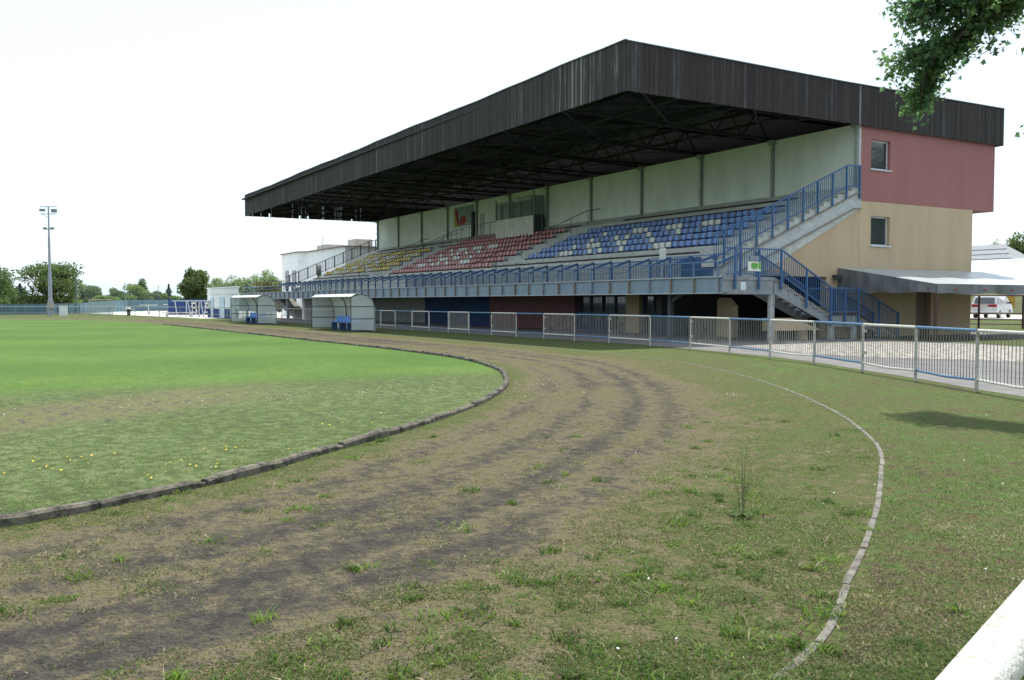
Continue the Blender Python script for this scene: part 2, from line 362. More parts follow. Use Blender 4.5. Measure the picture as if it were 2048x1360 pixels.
# match each inner station with the closest outer point, kept monotonic
outd, _ = resample(out, 1600)
idx = []; last = 0
for p in d_in:
    j = last+int(np.argmin(np.linalg.norm(outd[last:last+160]-p, axis=1))); idx.append(j); last = j
d_out = outd[idx]
WEAR_V = np.array([0, .06, .11, .16, .21, .26, .31, .36, .41, .46, .51, .56, .62, .68, .76, .88, 1.0])
WEAR_N = np.array([.42, .36, .27, .12, .25, .20, .04, .20, .18, -.01, .19, .03, .17, .25, .32, .37, .36])
def fbm(x, y, s, o=3):
    return mnoise.fractal(Vector((x*s, y*s, 3.3)), .9, 2.0, o)
V = np.zeros((NS, NV, 3)); W = np.zeros((NS, NV))
tv = np.linspace(0, 1, NV)
s_arc = np.r_[0, np.cumsum(np.linalg.norm(np.diff(d_in, axis=0), axis=1))]
for i in range(NS):
    V[i, :, :2] = d_in[i]*(1-tv[:, None])+d_out[i]*tv[:, None]
    for j in range(NV):
        x, y = V[i, j, :2]
        q = tv[j]+.03*mnoise.noise(Vector((s_arc[i]*.2, 1.7, 0)))+.02*fbm(x, y, .8)
        wv = np.interp(q, WEAR_V, WEAR_N)+.08*fbm(x, y, .35)+.07*fbm(x, y, 1.5)
        W[i, j] = wv
V[:, :, 2] = .004
ii, jj = np.meshgrid(np.arange(NS-1), np.arange(NV-1), indexing='ij'); a = (ii*NV+jj).ravel()
F = np.c_[a, a+1, a+NV+1, a+NV]
struct(raw('running_track', V.reshape(-1, 3), F, ['track'], {'wear': W.ravel()}))
def wear_at(x, y):
    d = np.hypot(V[:, :, 0]-x, V[:, :, 1]-y); k = np.argmin(d); return W.ravel()[k]
# kerbs made of short worn stones
def kerb(P, name, label, w_, h, seg, skip=.0, s0=0, s1=None, wob=.015, mt_='kerb'):
    t = thing(name, label, 'kerb', (P[0][0], P[0][1], 0))
    d = np.r_[0, np.cumsum(np.linalg.norm(np.diff(P, axis=0), axis=1))]
    s1 = s1 or d[-1]; s = s0; mbk = MB(); r = random.Random(3)
    while s < s1:
        L = seg*r.uniform(.8, 1.15); nn = 6
        z0 = h*r.uniform(.75, 1.15); lat = r.uniform(-wob, wob)
        if r.random() >= skip:
            rings = []
            for k in range(nn+1):
                q = s+.01+(L-.02)*k/nn
                x, y = np.interp(q, d, P[:, 0]), np.interp(q, d, P[:, 1]); x2, y2 = np.interp(q+.05, d, P[:, 0]), np.interp(q+.05, d, P[:, 1])
                tx, ty = x2-x, y2-y; l = math.hypot(tx, ty) or 1; nx, ny = -ty/l, tx/l
                zz = z0*(1+r.uniform(-.14, .14)); e = w_/2*(1+r.uniform(-.08, .08))
                if k in (0, nn): zz *= r.uniform(.6, .95)
                prof = [(-e, -.03), (-e*.98, zz*.72), (-e*.6, zz*.98), (e*.6, zz), (e*.97, zz*.75), (e, -.03)]
                rings.append([(x+nx*(u+lat), y+ny*(u+lat), v) for u, v in prof])
            vs = [p for rr in rings for p in rr]; fs = []
            for k in range(nn):
                for j in range(5): fs.append((k*6+j, k*6+j+1, k*6+j+7, k*6+j+6))
            fs += [tuple(range(5, -1, -1)), tuple(nn*6+j for j in range(6))]
            mbk.add(vs, fs)
        s += L
    mbk.build('kerb_stone_row', mt_, t)
    return t
kerb(inn, 'inner_kerb', 'weathered raised concrete kerb along the inner edge of the running track', .10, .085, 1.0, s0=9, s1=75)
kerb(out, 'outer_kerb', 'thin flush grey kerb along the outer edge of the running track', .044, .013, .9, s0=5, s1=58, wob=.008, mt_='kerb_grey')

# paving behind the fence
def sheet(name, pts, z, m_):
    tri = mathutils.geometry.tessellate_polygon([[Vector((x, y, 0)) for x, y in pts]])
    mb = MB(); mb.add([(x, y, z) for x, y in pts], [t for t in tri]); return struct(mb.build(name, m_))
sheet('asphalt_path', [(-6, 13.6), (-8.9, 15.3), (-9.9, 15.75), (-11.9, 16.9), (-14, 17.9), (-16.6, 19.2), (-18.9, 20.1), (-21.5, 20.75), (-24.3, 21.3), (-28, 21.75), (-34, 21.8), (-118, 21.5),
                       (-118, 60), (-60, 60), (-28.3, 47), (-14, 47), (-4, 40), (0, 22)], .004, 'asphalt')
# gravel yard with an irregular outline
gp = []
for k in range(40):
    a = 2*math.pi*k/40; rr = 1+.10*math.sin(3*a+1)+.07*math.sin(7*a)
    gp.append((-18.2+8.3*rr*math.cos(a)*1.0, 27.8+4.9*rr*math.sin(a)))
sheet('gravel_yard', gp, .010, 'gravel')
gp = []
for k in range(30):
    a = 2*math.pi*k/30; rr = 1+.12*math.sin(4*a+1)+.07*math.sin(7*a)
    gp.append((-19+10*rr*math.cos(a), 36.4+3.0*rr*math.sin(a)))
sheet('grass_verge', gp, .012, 'ground')
sheet('parking_road', [(-70, 54), (-20, 60), (-20, 63), (-70, 57)], .020, 'conc_lt')
mb = MB(); mb.add([(-95, 58, .02), (-25, 58, .0), (-25, 62.5, .38), (-95, 62.5, .38), (-25, 99, .38), (-95, 99, .38)], [(0, 1, 2, 3), (3, 2, 4, 5)]); struct(mb.build('parking_bank', 'ground'))
sheet('parking_lot', [(-90, 66.5), (-30, 66.5), (-30, 88), (-90, 88)], .39, 'conc_lt')
sheet('terrace_paving', [(-94, 19.4), (-120, 17.3), (-150, 14.0), (-190, 12), (-190, 44), (-94, 44)], .014, 'conc_lt')

# ------------------------------------------------------------------ grandstand
XN, XF = -28.3, -86.5                 # near and far end planes
YG, YR, YW = 25.44, 21.55, 35.14      # girder front, roof front, rear wall
ROWY = lambda i: 28.04+.926*i
ROWZ = lambda i: 3.79+.40*i
NOSE = lambda y: 3.79+.432*(y-28.04)
gs = thing('grandstand', 'large covered grandstand with black boarded roof over tiers of coloured seats', 'grandstand', (-57.4, 30, 0))

# terrace (stepped concrete), rows -2 .. 8
mb = MB(); prof = [(26.6, 2.34)]
for i in range(-1, 9):
    prof += [(ROWY(i), ROWZ(i)-.40), (ROWY(i), ROWZ(i))]
prof += [(YW, ROWZ(8)), (YW, 5.9), (27.6, 2.2), (26.6, 2.2)]
prof2 = [p for p in prof if p[0] <= YW]
mb.prism(prof2, 'x', XF, XN+.03)
for xa, xb in ((-50.6, -48.2), (-69.6, -66.9), (XF+.02, XF+.9), (XN-1.4, XN+.02)):
    for i in range(0, 8):
        mb.box(xa, xb, ROWY(i)-.45, ROWY(i)+.002, ROWZ(i)-.40, ROWZ(i)-.19)
mb.build('terrace', 'concrete', gs)
mb = MB(); y = 26.7
while y < 34.9:
    z = 4.33+.42*(y-28.56); mb.box(XN-1.35, XN+.02, y, min(y+.50, 35.1), z-.06, z); mb.box(XN-1.3, XN+.01, y+.03, min(y+.46, 35.1), z-.45, z-.065); y += .463
mb.build('end_stair_steps', 'concrete', gs)
# dark raised strips on the rows without seats
def dark_strip(x0, x1, i):
    b = MB(); b.box(x0, x1, ROWY(i)-.03, ROWY(i)+.22, ROWZ(i)+.03, ROWZ(i)+.10); b.build('row_strip', 'dark_strip', gs)
for x0, x1, i in ((-50.2, -31.4, 0), (-46.2, -31.5, 6), (-45.2, -31.5, 7), (-57.5, -50.0, 7), (-85.5, -71.5, 0), (-85, -70.8, 6), (-85, -69.0, 7), (-69.5, -67, 6)):
    dark_strip(x0, x1, i)
# rear wall of the seating, with a column at each bay
mb = MB(); mb.box(XF-.05, XN-.01, YW, YW+.25, 6.3, 9.80); mb.build('rear_wall', 'wallwhite', gs)
NB = 11; bay = (XN-XF)/NB
for k in range(NB+1):
    x = XN-.15-k*bay if k == 0 else (XF+.1 if k == NB else XN-k*bay)
    b = MB(); b.box(x-.065, x+.065, YW-.16, YW-.14, 6.5, 9.75); b.box(x-.065, x+.065, YW-.02, YW-.002, 6.5, 9.75); b.box(x-.015, x+.015, YW-.14, YW-.02, 6.5, 9.75)
    b.box(x-.16, x+.16, YW-.30, YW-.03, 9.60, 9.80)
    b.build('roof_column', 'colgrey', gs)
# end wall: ochre below, red above with a jutting rear part
mb = MB()
T = .35
def wall_x(mb, outer, holes, x0, x1):
    """flat wall in plane x with rectangular holes given as (y0,y1,z0,z1); outer is a rectangle"""
    ys = sorted({outer[0], outer[1], *[h[0] for h in holes], *[h[1] for h in holes]}); zs = sorted({outer[2], outer[3], *[h[2] for h in holes], *[h[3] for h in holes]})
    for a, b_ in zip(ys, ys[1:]):
        run = None
        for c, d in zip(zs, zs[1:]):
            if any(h[0] <= a < h[1] and h[2] <= c < h[3] for h in holes): continue
            mb.box(x0, x1, a, b_, c, d)
W1 = (35.86, 37.22, 7.78, 9.14); W2 = (35.92, 37.26, 4.25, 5.62)
wall_x(mb, (YW-.02, 43.66, 0, 6.27), [W2, (39.3, 40.45, 0, 2.1)], XN-T, XN)
mb.prism([(33.0, 0), (YW-.02, 0), (YW-.02, 6.27), (34.9, 6.1), (27.5, 3.2), (27.5, 2.75), (33.0, 2.75)], 'x', XN-T, XN-.01)
mb.box(-34.0, XN-T-.002, 43.3, 43.66, 0, 6.2)
mb.build('lower_end_wall', 'tan', gs)
mb = MB(); wall_x(mb, (YW-.0, 45.44, 6.274, 9.80), [W1], XN-T, XN+.004); mb.box(-86, XN-T-.002, 45.1, 45.44, 6.274, 9.8); mb.box(-86, XN-.36, 43.6, 45.1, 6.274, 6.42); mb.build('upper_end_wall', 'red', gs)
b = MB(); b.box(XN-.16, XN+.03, YW-.14, YW-.005, 5.95, 9.7); b.build('wall_edge_strip', 'paleblue', gs)
for (y0, y1, z0, z1) in (W1, W2):
    b = MB(); xf = XN-.16
    for a in ((y0, y1, z0, z0+.07), (y0, y1, z1-.07, z1), (y0, y0+.07, z0+.07, z1-.07), (y1-.07, y1, z0+.07, z1-.07)): b.box(xf-.06, xf, *a)
    fr = b.build('window', 'pvc', gs)
    b = MB(); b.box(xf-.04, xf-.02, y0+.07, y1-.07, z0+.07, z1-.07); b.build('pane', 'glass', fr)
    b = MB(); b.box(XN-.15, XN+.07, y0-.04, y1+.04, z0-.05, z0+.005); b.build('sill', 'pvc', fr)
b = MB(); b.box(XN-.30, XN-.24, 39.32, 40.43, 0, 2.08); b.build('end_wall_door', 'doorwood', gs)
b = MB(); b.box(-34.0, -33.6, 27.9, 43.3, 0, 3.0); b.build('undercroft_shade_wall', 'black', gs)  # black colour stands in for deep shade in the void below the terrace

# roof: deck, boarded fascias, exposed steelwork
mb = MB(); mb.prism([(YR+.03, 11.15), (45.8, 11.25), (45.8, 11.34), (YR+.03, 11.24)], 'x', XF-.05, XN+.12); mb.build('roof_deck', 'underdark', gs)
def front_y(x): return YR+.42*(x-XN)/(XF-XN)
def fascia(name, along, gap):
    b = MB(); r = random.Random(hash(name) % 97 if False else len(name)); bw = .125
    if along in ('front', 'back'):
        x = XN+.18
        while x > XF-.12:
            wd = bw*r.uniform(.8, 1.2); y = front_y(x) if along == 'front' else 45.84
            dz = .03*math.sin((x-XN)/bay*math.pi*2) + .05*math.sin(x*.35)
            j = r.uniform(0, .014); b.ti = r.gauss(0, .36)
            k = min(1, max(0, (x+40)/12)); b.ti += .55*k
            b.box(x-wd+gap, x, y-.03-j, y, 9.66+r.uniform(-.012, .012), 11.55+dz*.5); x -= wd
    else:
        xx = XN+.15 if along == 'near' else XF-.1
        y = YR+.02 if along == 'near' else YR+.45
        while y < 45.84:
            wd = bw*r.uniform(.8, 1.2); j = r.uniform(0, .014); b.ti = r.gauss(0, .34)
            if along == 'near': b.ti += .7*max(0, 1-(y-YR)/2.0)
            dz = -.16*math.sin(min(1, (y-YR)/24.3)*math.pi)*.5+.0
            z0 = 9.66+r.uniform(-.012, .012); g_ = gap
            if along == 'far' and y < 34:
                g_ = r.choice([.003, .004, .006, .02])
                if r.random() < .05: z0 += r.uniform(.1, .5)
            b.box(xx, xx+.03+j, y, y+wd-g_, z0, 11.55+dz); y += wd
    return b.build(name, 'boards', gs, tint=True)
fascia('front_fascia', 'front', .004); fascia('near_end_fascia', 'near', .004); fascia('far_end_fascia', 'far', .004); fascia('rear_fascia', 'back', .004)
b = MB(); b.box(XF-.1, XN+.2, YR-.08, YR-.02, 11.56, 11.60)
vs = []
b = MB()
for x0, x1 in [(XN+.22-i*1.5, XN+.22-(i+1)*1.5) for i in range(39)]:
    za = 11.57+.015*math.sin((x0-XN)/bay*math.pi*2)+.025*math.sin(x0*.35); zb = 11.57+.015*math.sin((x1-XN)/bay*math.pi*2)+.025*math.sin(x1*.35)
    b.bar((x0, front_y(x0)-.03, za), (x1, front_y(x1)-.03, zb), .12, .03)
b.bar((XN+.18, YR, 11.56), (XN+.18, 33.7, 11.48), .12, .03); b.bar((XN+.18, 33.7, 11.48), (XN+.18, 45.85, 11.56), .12, .03)
b.build('roof_edge_trim', 'steelgrey', gs)
for k in range(NB+1):
    x = XN-.2-k*bay if k < NB else XF+.2
    b = MB(); yf = YR+.5; zt = 11.05
    b.bar((x, yf, zt), (x, 44, zt), .14, .16); b.bar((x, yf+.2, 10.1), (x, YW-.3, 9.86), .12, .14)
    n_ = 7; ys = [yf+.2+(YW-.4-yf)*i/n_ for i in range(n_+1)]
    for i in range(n_):
        zl = 10.08-.24*i/n_
        b.bar((x, ys[i], zl), (x, (ys[i]+ys[i+1])/2, zt), .06, .07); b.bar((x, (ys[i]+ys[i+1])/2, zt), (x, ys[i+1], zl-.03), .06, .07)
    b.build('roof_truss', 'underdark', gs)
for y in (22.4, 24.8, 27.3, 29.8, 32.3, 34.6):
    b = MB(); b.bar((XN-.1, y, 10.75), (XF+.1, y, 10.75), .09, .16); b.build('purlin', 'underdark', gs)
b = MB()
for k in range(NB):
    xa, xb = XN-.2-k*bay, XN-.2-(k+1)*bay
    for ya, yb in ((22.3, 28.5), (28.5, 34.5)):
        b.bar((xa, ya, 10.05), (xb, yb, 9.98), .06, .05); b.bar((xb, ya, 10.05), (xa, yb, 9.98), .06, .05)
    b.bar((xa, 28.5, 10.0), (xb, 28.5, 10.0), .05, .05); b.bar((xa, 25.3, 10.05), (xb, 25.3, 10.05), .05, .05)
b.build('roof_bracing', 'bracing', gs)

# girder with web stiffeners, and the walkway it carries
XG1 = -102.2
b = MB(); b.box(XG1, -26.95, YG+.06, YG+.10, 1.99, 2.60); b.build('girder_web', 'steelblue', gs)
b = MB(); b.box(XG1, -26.9, YG-.02, YG+.22, 1.955, 1.99); b.box(XG1, -26.9, YG-.02, YG+.22, 2.60, 2.64); b.build('girder_flange', 'paleblue', gs)
st = []
k = 0; x = -27.18
while x > XG1:
    b = MB(); b.box(x-.035, x+.035, YG-.03, YG+.06, 1.99, 2.60); b.box(x-.02, x+.02, YG-.015, YG+.02, 2.60, 2.66); b.build('girder_stiffener', 'rusty' if k % 3 else 'steelgrey', gs); st.append(x); x -= 1.442; k += 1
b = MB(); b.box(XG1, XN, YG+.23, 27.0, 2.22, 2.34); b.box(-87.5, XN, 26.98, 27.6, 2.2, 2.32); b.build('walkway_slab', 'conc_dark', gs)
for x in (-33.5, -44.1, -54.7, -65.2, -75.8, -86.3, -101.5):
    b = MB(); b.box(x-.13, x+.13, YG+.25, YG+.5, 0, 2.2); b.build('undercroft_column', 'steelgrey', gs) if x < -84 else None
# front rail on the girder and a second rail with bars behind it
b = MB()
b.tube((XG1, YG+.02, 3.22), (-27.0, YG+.02, 3.22), .028)
b.tube((XG1, YG+.02, 2.95), (-27.0, YG+.02, 2.95), .014, 6); b.build('front_rail', 'bluelt', gs)
for x in st:
    b = MB(); b.bar((x, YG+.0, 2.62), (x, YG+.0, 3.22), .05, .05, (1, 0, 0)); b.build('front_rail_post', 'bluelt' if x > -45 else 'blue', gs)
b = MB(); YB = 26.62
b.tube((-92, YB, 3.50), (-29.5, YB, 3.50), .026); b.tube((-92, YB, 2.62), (-29.5, YB, 2.62), .02, 6)
x = -29.6
while x > -60:
    b.bar((x, YB, 2.62), (x, YB, 3.5), .018, .018, (1, 0, 0)); x -= .125
b.build('rear_rail', 'blue', gs)
for x in st:
    if x < -90: continue
    b = MB(); b.bar((x, YB, 2.34), (x, YB, 3.58), .07, .07, (1, 0, 0))
    b.bar((x-.05, YG+.05, 3.16), (x, YB, 3.56), .05, .10)
    b.build('rear_rail_bracket', 'blue', gs)
# landing rail at the far end of the walkway
b = MB(); b.tube((XG1, 27, 3.85), (-90, 27, 3.75), .025)
for i in range(9): b.bar((XG1+.1+i*1.5, 27, 2.34), (XG1+.1+i*1.5, 27, 3.85), .05, .05, (1, 0, 0))
b.tube((XG1, YG, 3.22), (XG1, 27, 3.85), .025); b.build('far_landing_rail', 'rail_dark', gs)
# rakers below the terrace and the painted wall of the ground floor
YU = 30.0
for x0, x1, mm, nm in ((-88.2, -82.4, 'wplain', 'pale'), (-82.4, -79.6, 'yellowwall', ''), (-79.6, -74.6, 'black', ''), (-74.6, -64.4, 'greywall', ''), (-64.4, -54.1, 'bluewall', ''), (-54.1, -43.9, 'maroon', ''), (-39.1, -37.95, 'tan', ''), (-36.0, -34.05, 'tan', '')):
    b = MB(); b.box(x0+.002, x1-.002, YU, YU+.3, 0, 2.95); b.build('undercroft_wall_panel', mm, gs)
b = MB(); b.box(-39.1, -36.0, YU+.1, YU+.4, 2.35, 2.95); b.box(-43.9, -39.1, YU+.1, YU+.4, 2.35, 2.95); b.build('door_lintel', 'tan', gs)
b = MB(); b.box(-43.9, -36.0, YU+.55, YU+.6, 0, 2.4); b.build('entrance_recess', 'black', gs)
for (x0, x1, nd) in ((-43.85, -39.15, 4), (-37.9, -36.05, 2)):
    b = MB(); b.box(x0, x1, YU+.22, YU+.26, 0, .08); b.box(x0, x1, YU+.22, YU+.26, 2.27, 2.35)
    for i in range(nd+1):
        xx = x0+.035+(x1-x0-.07)*i/nd; b.box(xx-.035, xx+.035, YU+.20, YU+.28, .08, 2.27)
    b.box(x0, x1, YU+.21, YU+.27, .98, 1.05)
    fr = b.build('entrance_door_frame', 'blue', gs)
    b = MB(); b.box(x0, x1, YU+.30, YU+.31, .08, 2.27); b.build('door_glass', 'glass', fr)
    b = MB(); xx = x0+.1
    while xx < x1: b.bar((xx, YU+.16, .06), (xx, YU+.16, 2.3), .016, .016, (1, 0, 0)); xx += .12
    b.box(x0, x1, YU+.15, YU+.17, .45, .48); b.box(x0, x1, YU+.15, YU+.17, 1.5, 1.53); b.build('security_bars', 'rail_dark', fr)
# tan pier and steel portal under the landing
b = MB(); b.prism([(-32.1, 0), (-31.0, 0), (-31.0, 1.45), (-31.45, 1.80), (-31.95, 1.83), (-32.1, 1.70)], 'y', 30.0, 30.25); b.build('ochre_pier', 'tan', gs)
b = MB(); b.box(-31.15, -30.95, 26.2, 26.4, 0, 2.2); b.box(-33.6, -26.95, 26.2, 26.4, 1.96, 2.2); b.bar((-31.0, 26.3, 1.65), (-30.2, 26.3, 2.0), .1, .14); b.build('steel_portal', 'rail_dark', gs)

# raking stringer, side rail of the upper flight and the stepped terrace end
b = MB(); SX = XN+.03
b.prism([(26.2, 2.95), (28.56, 3.94), (34.95, 6.62), (35.13, 6.67), (35.13, 5.9), (34.6, 5.86), (28.94, 3.44), (26.2, 2.3)], 'x', SX, SX+.03); s_ = b.build('stair_stringer', 'paleblue', gs)
b = MB(); b.bar((26.2, 0, 0), (26.3, 0, 0), .01, .01)
b = MB()
for (ya, za, yb, zb) in ((26.2, 2.96, 34.95, 6.64), (26.2, 2.3, 34.6, 5.86)):
    b.bar((SX+.08, ya, za), (SX+.08, yb, zb), .12, .035)
b.bar((SX+.08, 34.6, 5.88), (SX+.08, 35.13, 5.9), .12, .035); b.build('stringer_flange', 'rusty', s_)
def railing(name, pts, posts, z_h, zb, mat_='blue', bars=True, sp=.125, x=None, extra=0.0, pw=.075, plunge=.35, r=.03):
    """pts: list of (y, z) floor profile at plane x; rail z_h above, bottom rail zb above"""
    top = [(y, z+z_h) for y, z in pts]; bot = [(y, z+zb) for y, z in pts]
    b = MB()
    for (p, q) in zip(top, top[1:]): b.bar((x, p[0], p[1]), (x, q[0], q[1]), .06, .055)
    for (p, q) in zip(bot, bot[1:]): b.bar((x, p[0], p[1]), (x, q[0], q[1]), .04, .045)
    rl = b.build(name, mat_, gs)
    Y = [p[0] for p in pts]; Z = [p[1] for p in pts]
    fz = lambda y: float(np.interp(y, Y, Z))
    for y in posts:
        z = fz(y); b = MB(); b.bar((x, y, z+zb-plunge), (x, y, z+z_h), pw, pw, (1, 0, 0)); b.build('railing_post', mat_, rl)
    if bars:
        b = MB(); y = pts[0][0]+sp
        while y < pts[-1][0]:
            z = fz(y); b.bar((x, y, z+zb), (x, y, z+z_h-.02), .022, .022, (1, 0, 0)); y += sp
        b.build('railing_bars', mat_, rl)
    return rl
RX = XN+.13
ups = [(26.0, 2.80), (34.15, 6.30), (35.0, 6.33)]
railing('upper_stair_railing', ups, [26.67+.926*i for i in range(9)]+[34.97], 1.50, .55, x=RX, plunge=.55)
# landing at the near end and the lower flights
LX0, LX1 = XN+.14, -26.92
b = MB(); b.box(LX0-.1, LX1, YG+.24, 28.25, 2.54, 2.62); b.build('landing_slab', 'conc_dark', gs)
b = MB(); b.box(LX1-.02, LX1+.02, YG-.02, 28.2, 1.955, 2.50); b.box(LX1-.0, LX1+.07, YG-.02, 28.2, 2.50, 2.64); b.box(LX1-.03, LX1+.08, YG-.02, 28.2, 1.93, 1.955); b.build('landing_edge_beam', 'steelgrey', gs)
F1 = [(28.25, 2.62), (31.65, 1.02)]; F2 = [(33.25, 1.02), (36.0, .0)]
for (pa, pb, nm) in ((F1[0], F1[1], 'lower_flight'), (F2[0], F2[1], 'bottom_flight')):
    t_ = MB()
    for xs in (LX0, LX1-.0):
        t_.prism([(pa[0], pa[1]+.02), (pb[0], pb[1]+.02), (pb[0], max(pb[1]-.42, .0)), (pa[0], pa[1]-.66 if nm == 'lower_flight' else pa[1]-.4)], 'x', xs-.02, xs+.02)
    fl = t_.build(nm+'_stringer', 'steelgrey', gs)
    ns = 9 if nm == 'lower_flight' else 6
    t_ = MB()
    for i in range(ns):
        y = pa[0]+(pb[0]-pa[0])*(i+.5)/ns; z = pa[1]+(pb[1]-pa[1])*(i+1)/ns
        t_.box(LX0+.03, LX1+.09, y-.17, y+.17, z+.0, z+.045)
    t_.build('stair_treads', 'rusty', fl)
b = MB(); b.box(LX0, LX1+.02, 31.65, 33.25, .94, 1.02); b.box(LX1-.01, LX1+.03, 31.65, 33.25, .55, .94); b.build('middle_landing', 'steelgrey', gs)
for (x, y, z) in ((LX1-.02, 28.12, 1.95), (LX1-.04, 31.75, .95), (LX1-.04, 33.2, .95)):
    b = MB(); b.box(x-.09, x+.09, y-.10, y-.08, 0, z); b.box(x-.09, x+.09, y+.08, y+.10, 0, z); b.box(x-.015, x+.015, y-.08, y+.08, 0, z); b.build('stair_support_column', 'paleblue', gs)
low = [(YG+.05, 2.64), (28.55, 2.64), (31.6, 1.10), (33.3, 1.10), (36.05, -.02)]
railing('lower_stair_railing', low, [26.0, 27.3, 28.55, 30.05, 31.55, 32.45, 33.3, 34.7, 36.0], 1.12, .10, x=LX1+.11, plunge=.62)
railing('inner_stair_railing', [(28.4, 2.64), (31.6, 1.10), (33.3, 1.10), (36.05, -.02)], [28.5, 30.05, 31.55, 33.3, 36.0], 1.12, .1, x=LX0+.02, plunge=.2)
# short cross rails at the bottom of the upper flight
b = MB()
for z in (3.62, 2.75): b.bar((-33.2, 26.95, z), (LX1+.1, 26.95, z), .05, .05) if False else b.bar((-33.2, 26.95, z), (XN+.1, 26.95, z), .05, .05)
for i in range(28): b.bar((-33.2+i*.18, 26.95, 2.75), (-33.2+i*.18, 26.95, 3.62), .028, .028, (1, 0, 0))
b.build('walkway_end_railing', 'bluelt', gs)
b = MB(); b.box(-31.1, -28.6, 26.9, 26.93, 2.4, 3.55); b.build('blue_gate_sheet', 'blue', gs)
# far end stair rail, ladder-like rungs and flight under the walkway
railing('far_stair_railing', [(25.6, 2.85), (34.4, 6.65), (35.0, 6.7)], [26.07+.9*i for i in range(10)]+[34.9], 1.15, .15, 'rail_dark', x=XF-.05, sp=.15, pw=.09, plunge=.1)
b = MB(); b.prism([(26.2, 2.75), (35.1, 6.6), (35.1, 5.9), (26.2, 2.05)], 'x', XF-.03, XF); b.build('far_stringer', 'concrete', gs)
b = MB()
for i in range(6): b.bar((XF-.9, YW+.1, 6.9+.55*i), (XF-.1, YW+.1, 6.9+.55*i), .04, .05)
b.bar((XF-.12, YW+.1, 6.5), (XF-.12, YW+.1, 9.8), .05, .05, (1, 0, 0)); b.bar((XF-.9, YW+.1, 6.5), (XF-.9, YW+.1, 8.0), .03, .03, (1, 0, 0)); b.build('cat_ladder', 'rail_dark', gs)
b = MB(); b.prism([(-91.5, 2.2), (-90.5, 2.2), (-83.5, .1), (-84.6, .1), (-91.5, 1.75)], 'y', 25.9, 27.3); b.build('far_lower_flight', 'conc_dark', gs)
b = MB(); b.box(-83.2, -82.5, 26.2, 29.9, 0, 2.2); b.build('far_pier', 'conc_lt', gs)

# press box
BX0, BX1, BY = -60.3, -54.9, 34.0
b = MB(); b.box(BX0, BX1, BY, BY+.05, 5.95, 6.38); b.box(BX1-.05, BX1, BY+.05, YW-.2, 5.95, 6.38); b.box(BX0, BX1, BY+.05, YW-.2, 6.3, 6.36)
pb = b.build('press_box', 'boothdark', gs)
for i in range(4):
    xa = BX0+(BX1-BX0)*i/4; xb = BX0+(BX1-BX0)*(i+1)/4
    b = MB(); b.box(xa+.02, xb-.02, BY-.03, BY+.0, 6.40, 7.74); b.build('front_board', 'panelwhite', pb)
b = MB()
for x, z in ((BX0, 9.25), (BX0+1.0, 8.9), (BX0+2.6, 8.9), (BX0+3.6, 8.9), (BX1-.35, 9.1), (BX1, 9.6)): b.box(x-.035, x+.035, BY-.03, BY+.05, 7.74, z)
b.box(BX0, BX0+2.5, BY, BY+.05, 8.95, 9.02); b.box(BX0+2.9, BX1, BY, BY+.05, 9.1, 9.17); b.box(BX1-.05, BX1, BY, YW-.25, 9.1, 9.16)
b.box(BX0, BX0+.05, BY+.4, BY+.5, 6.4, 9.0); b.box(BX1-.05, BX1, BY+.65, BY+.72, 6.4, 9.1); b.build('window_frame', 'steelgrey', pb)
b = MB(); b.box(BX1-.03, BX1-.02, BY+.05, YW-.25, 6.4, 9.1); b.box(BX0+.05, BX1-.1, BY+.02, BY+.025, 7.76, 8.9); b.build('glazing', 'boothglass', pb)
b = MB(); b.box(BX1-.045, BX1-.015, BY+.06, YW-.25, 6.4, 7.8); b.build('side_panel', 'boothdark', pb)
# doorway, pipe and banner on the rear wall
b = MB(); b.box(-64.9, -64.15, YW-.02, YW+.02, 6.8, 8.75); b.build('rear_wall_door', 'paleblue', gs)
b = MB(); b.box(-66.0, -65.75, YW-.25, YW-.01, 6.8, 8.95); b.build('ventilation_duct', 'boothdark', gs)

# steel handrails in the aisles
def aisle_rail(x, y0, y1, tail=True):
    b = MB(); p = (x, y0, NOSE(y0)+.95); q = (x, y1, NOSE(y1)+.95)
    b.tube(p, q, .022, 6); b.tube(q, (x+1.2, y1+.1, q[2]+.02), .022, 6)
    y = y0+.05
    while y <= y1+.01: b.tube((x, y, NOSE(y)-.1), (x, y, NOSE(y)+.95), .02, 6); y += 1.852
    b.tube(q, (q[0], q[1], NOSE(y1)-.1), .02, 6)
    b.build('aisle_handrail', 'rail_dark', gs)
aisle_rail(-49.3, 25.9, 34.7); aisle_rail(-68.3, 26.1, 34.7); aisle_rail(-66.9, 27.1, 33.6); aisle_rail(-71.6, 26.0, 33.2)
b = MB(); b.tube((-66.4, 34.2, 7.6), (-60.4, 34.2, 7.75), .02, 6)
for x in (-66.4, -65, -63.2, -61.6, -60.5): b.tube((x, 34.2, 6.5), (x, 34.2, 7.7), .018, 6)
b.build('gallery_handrail', 'rail_dark', gs)

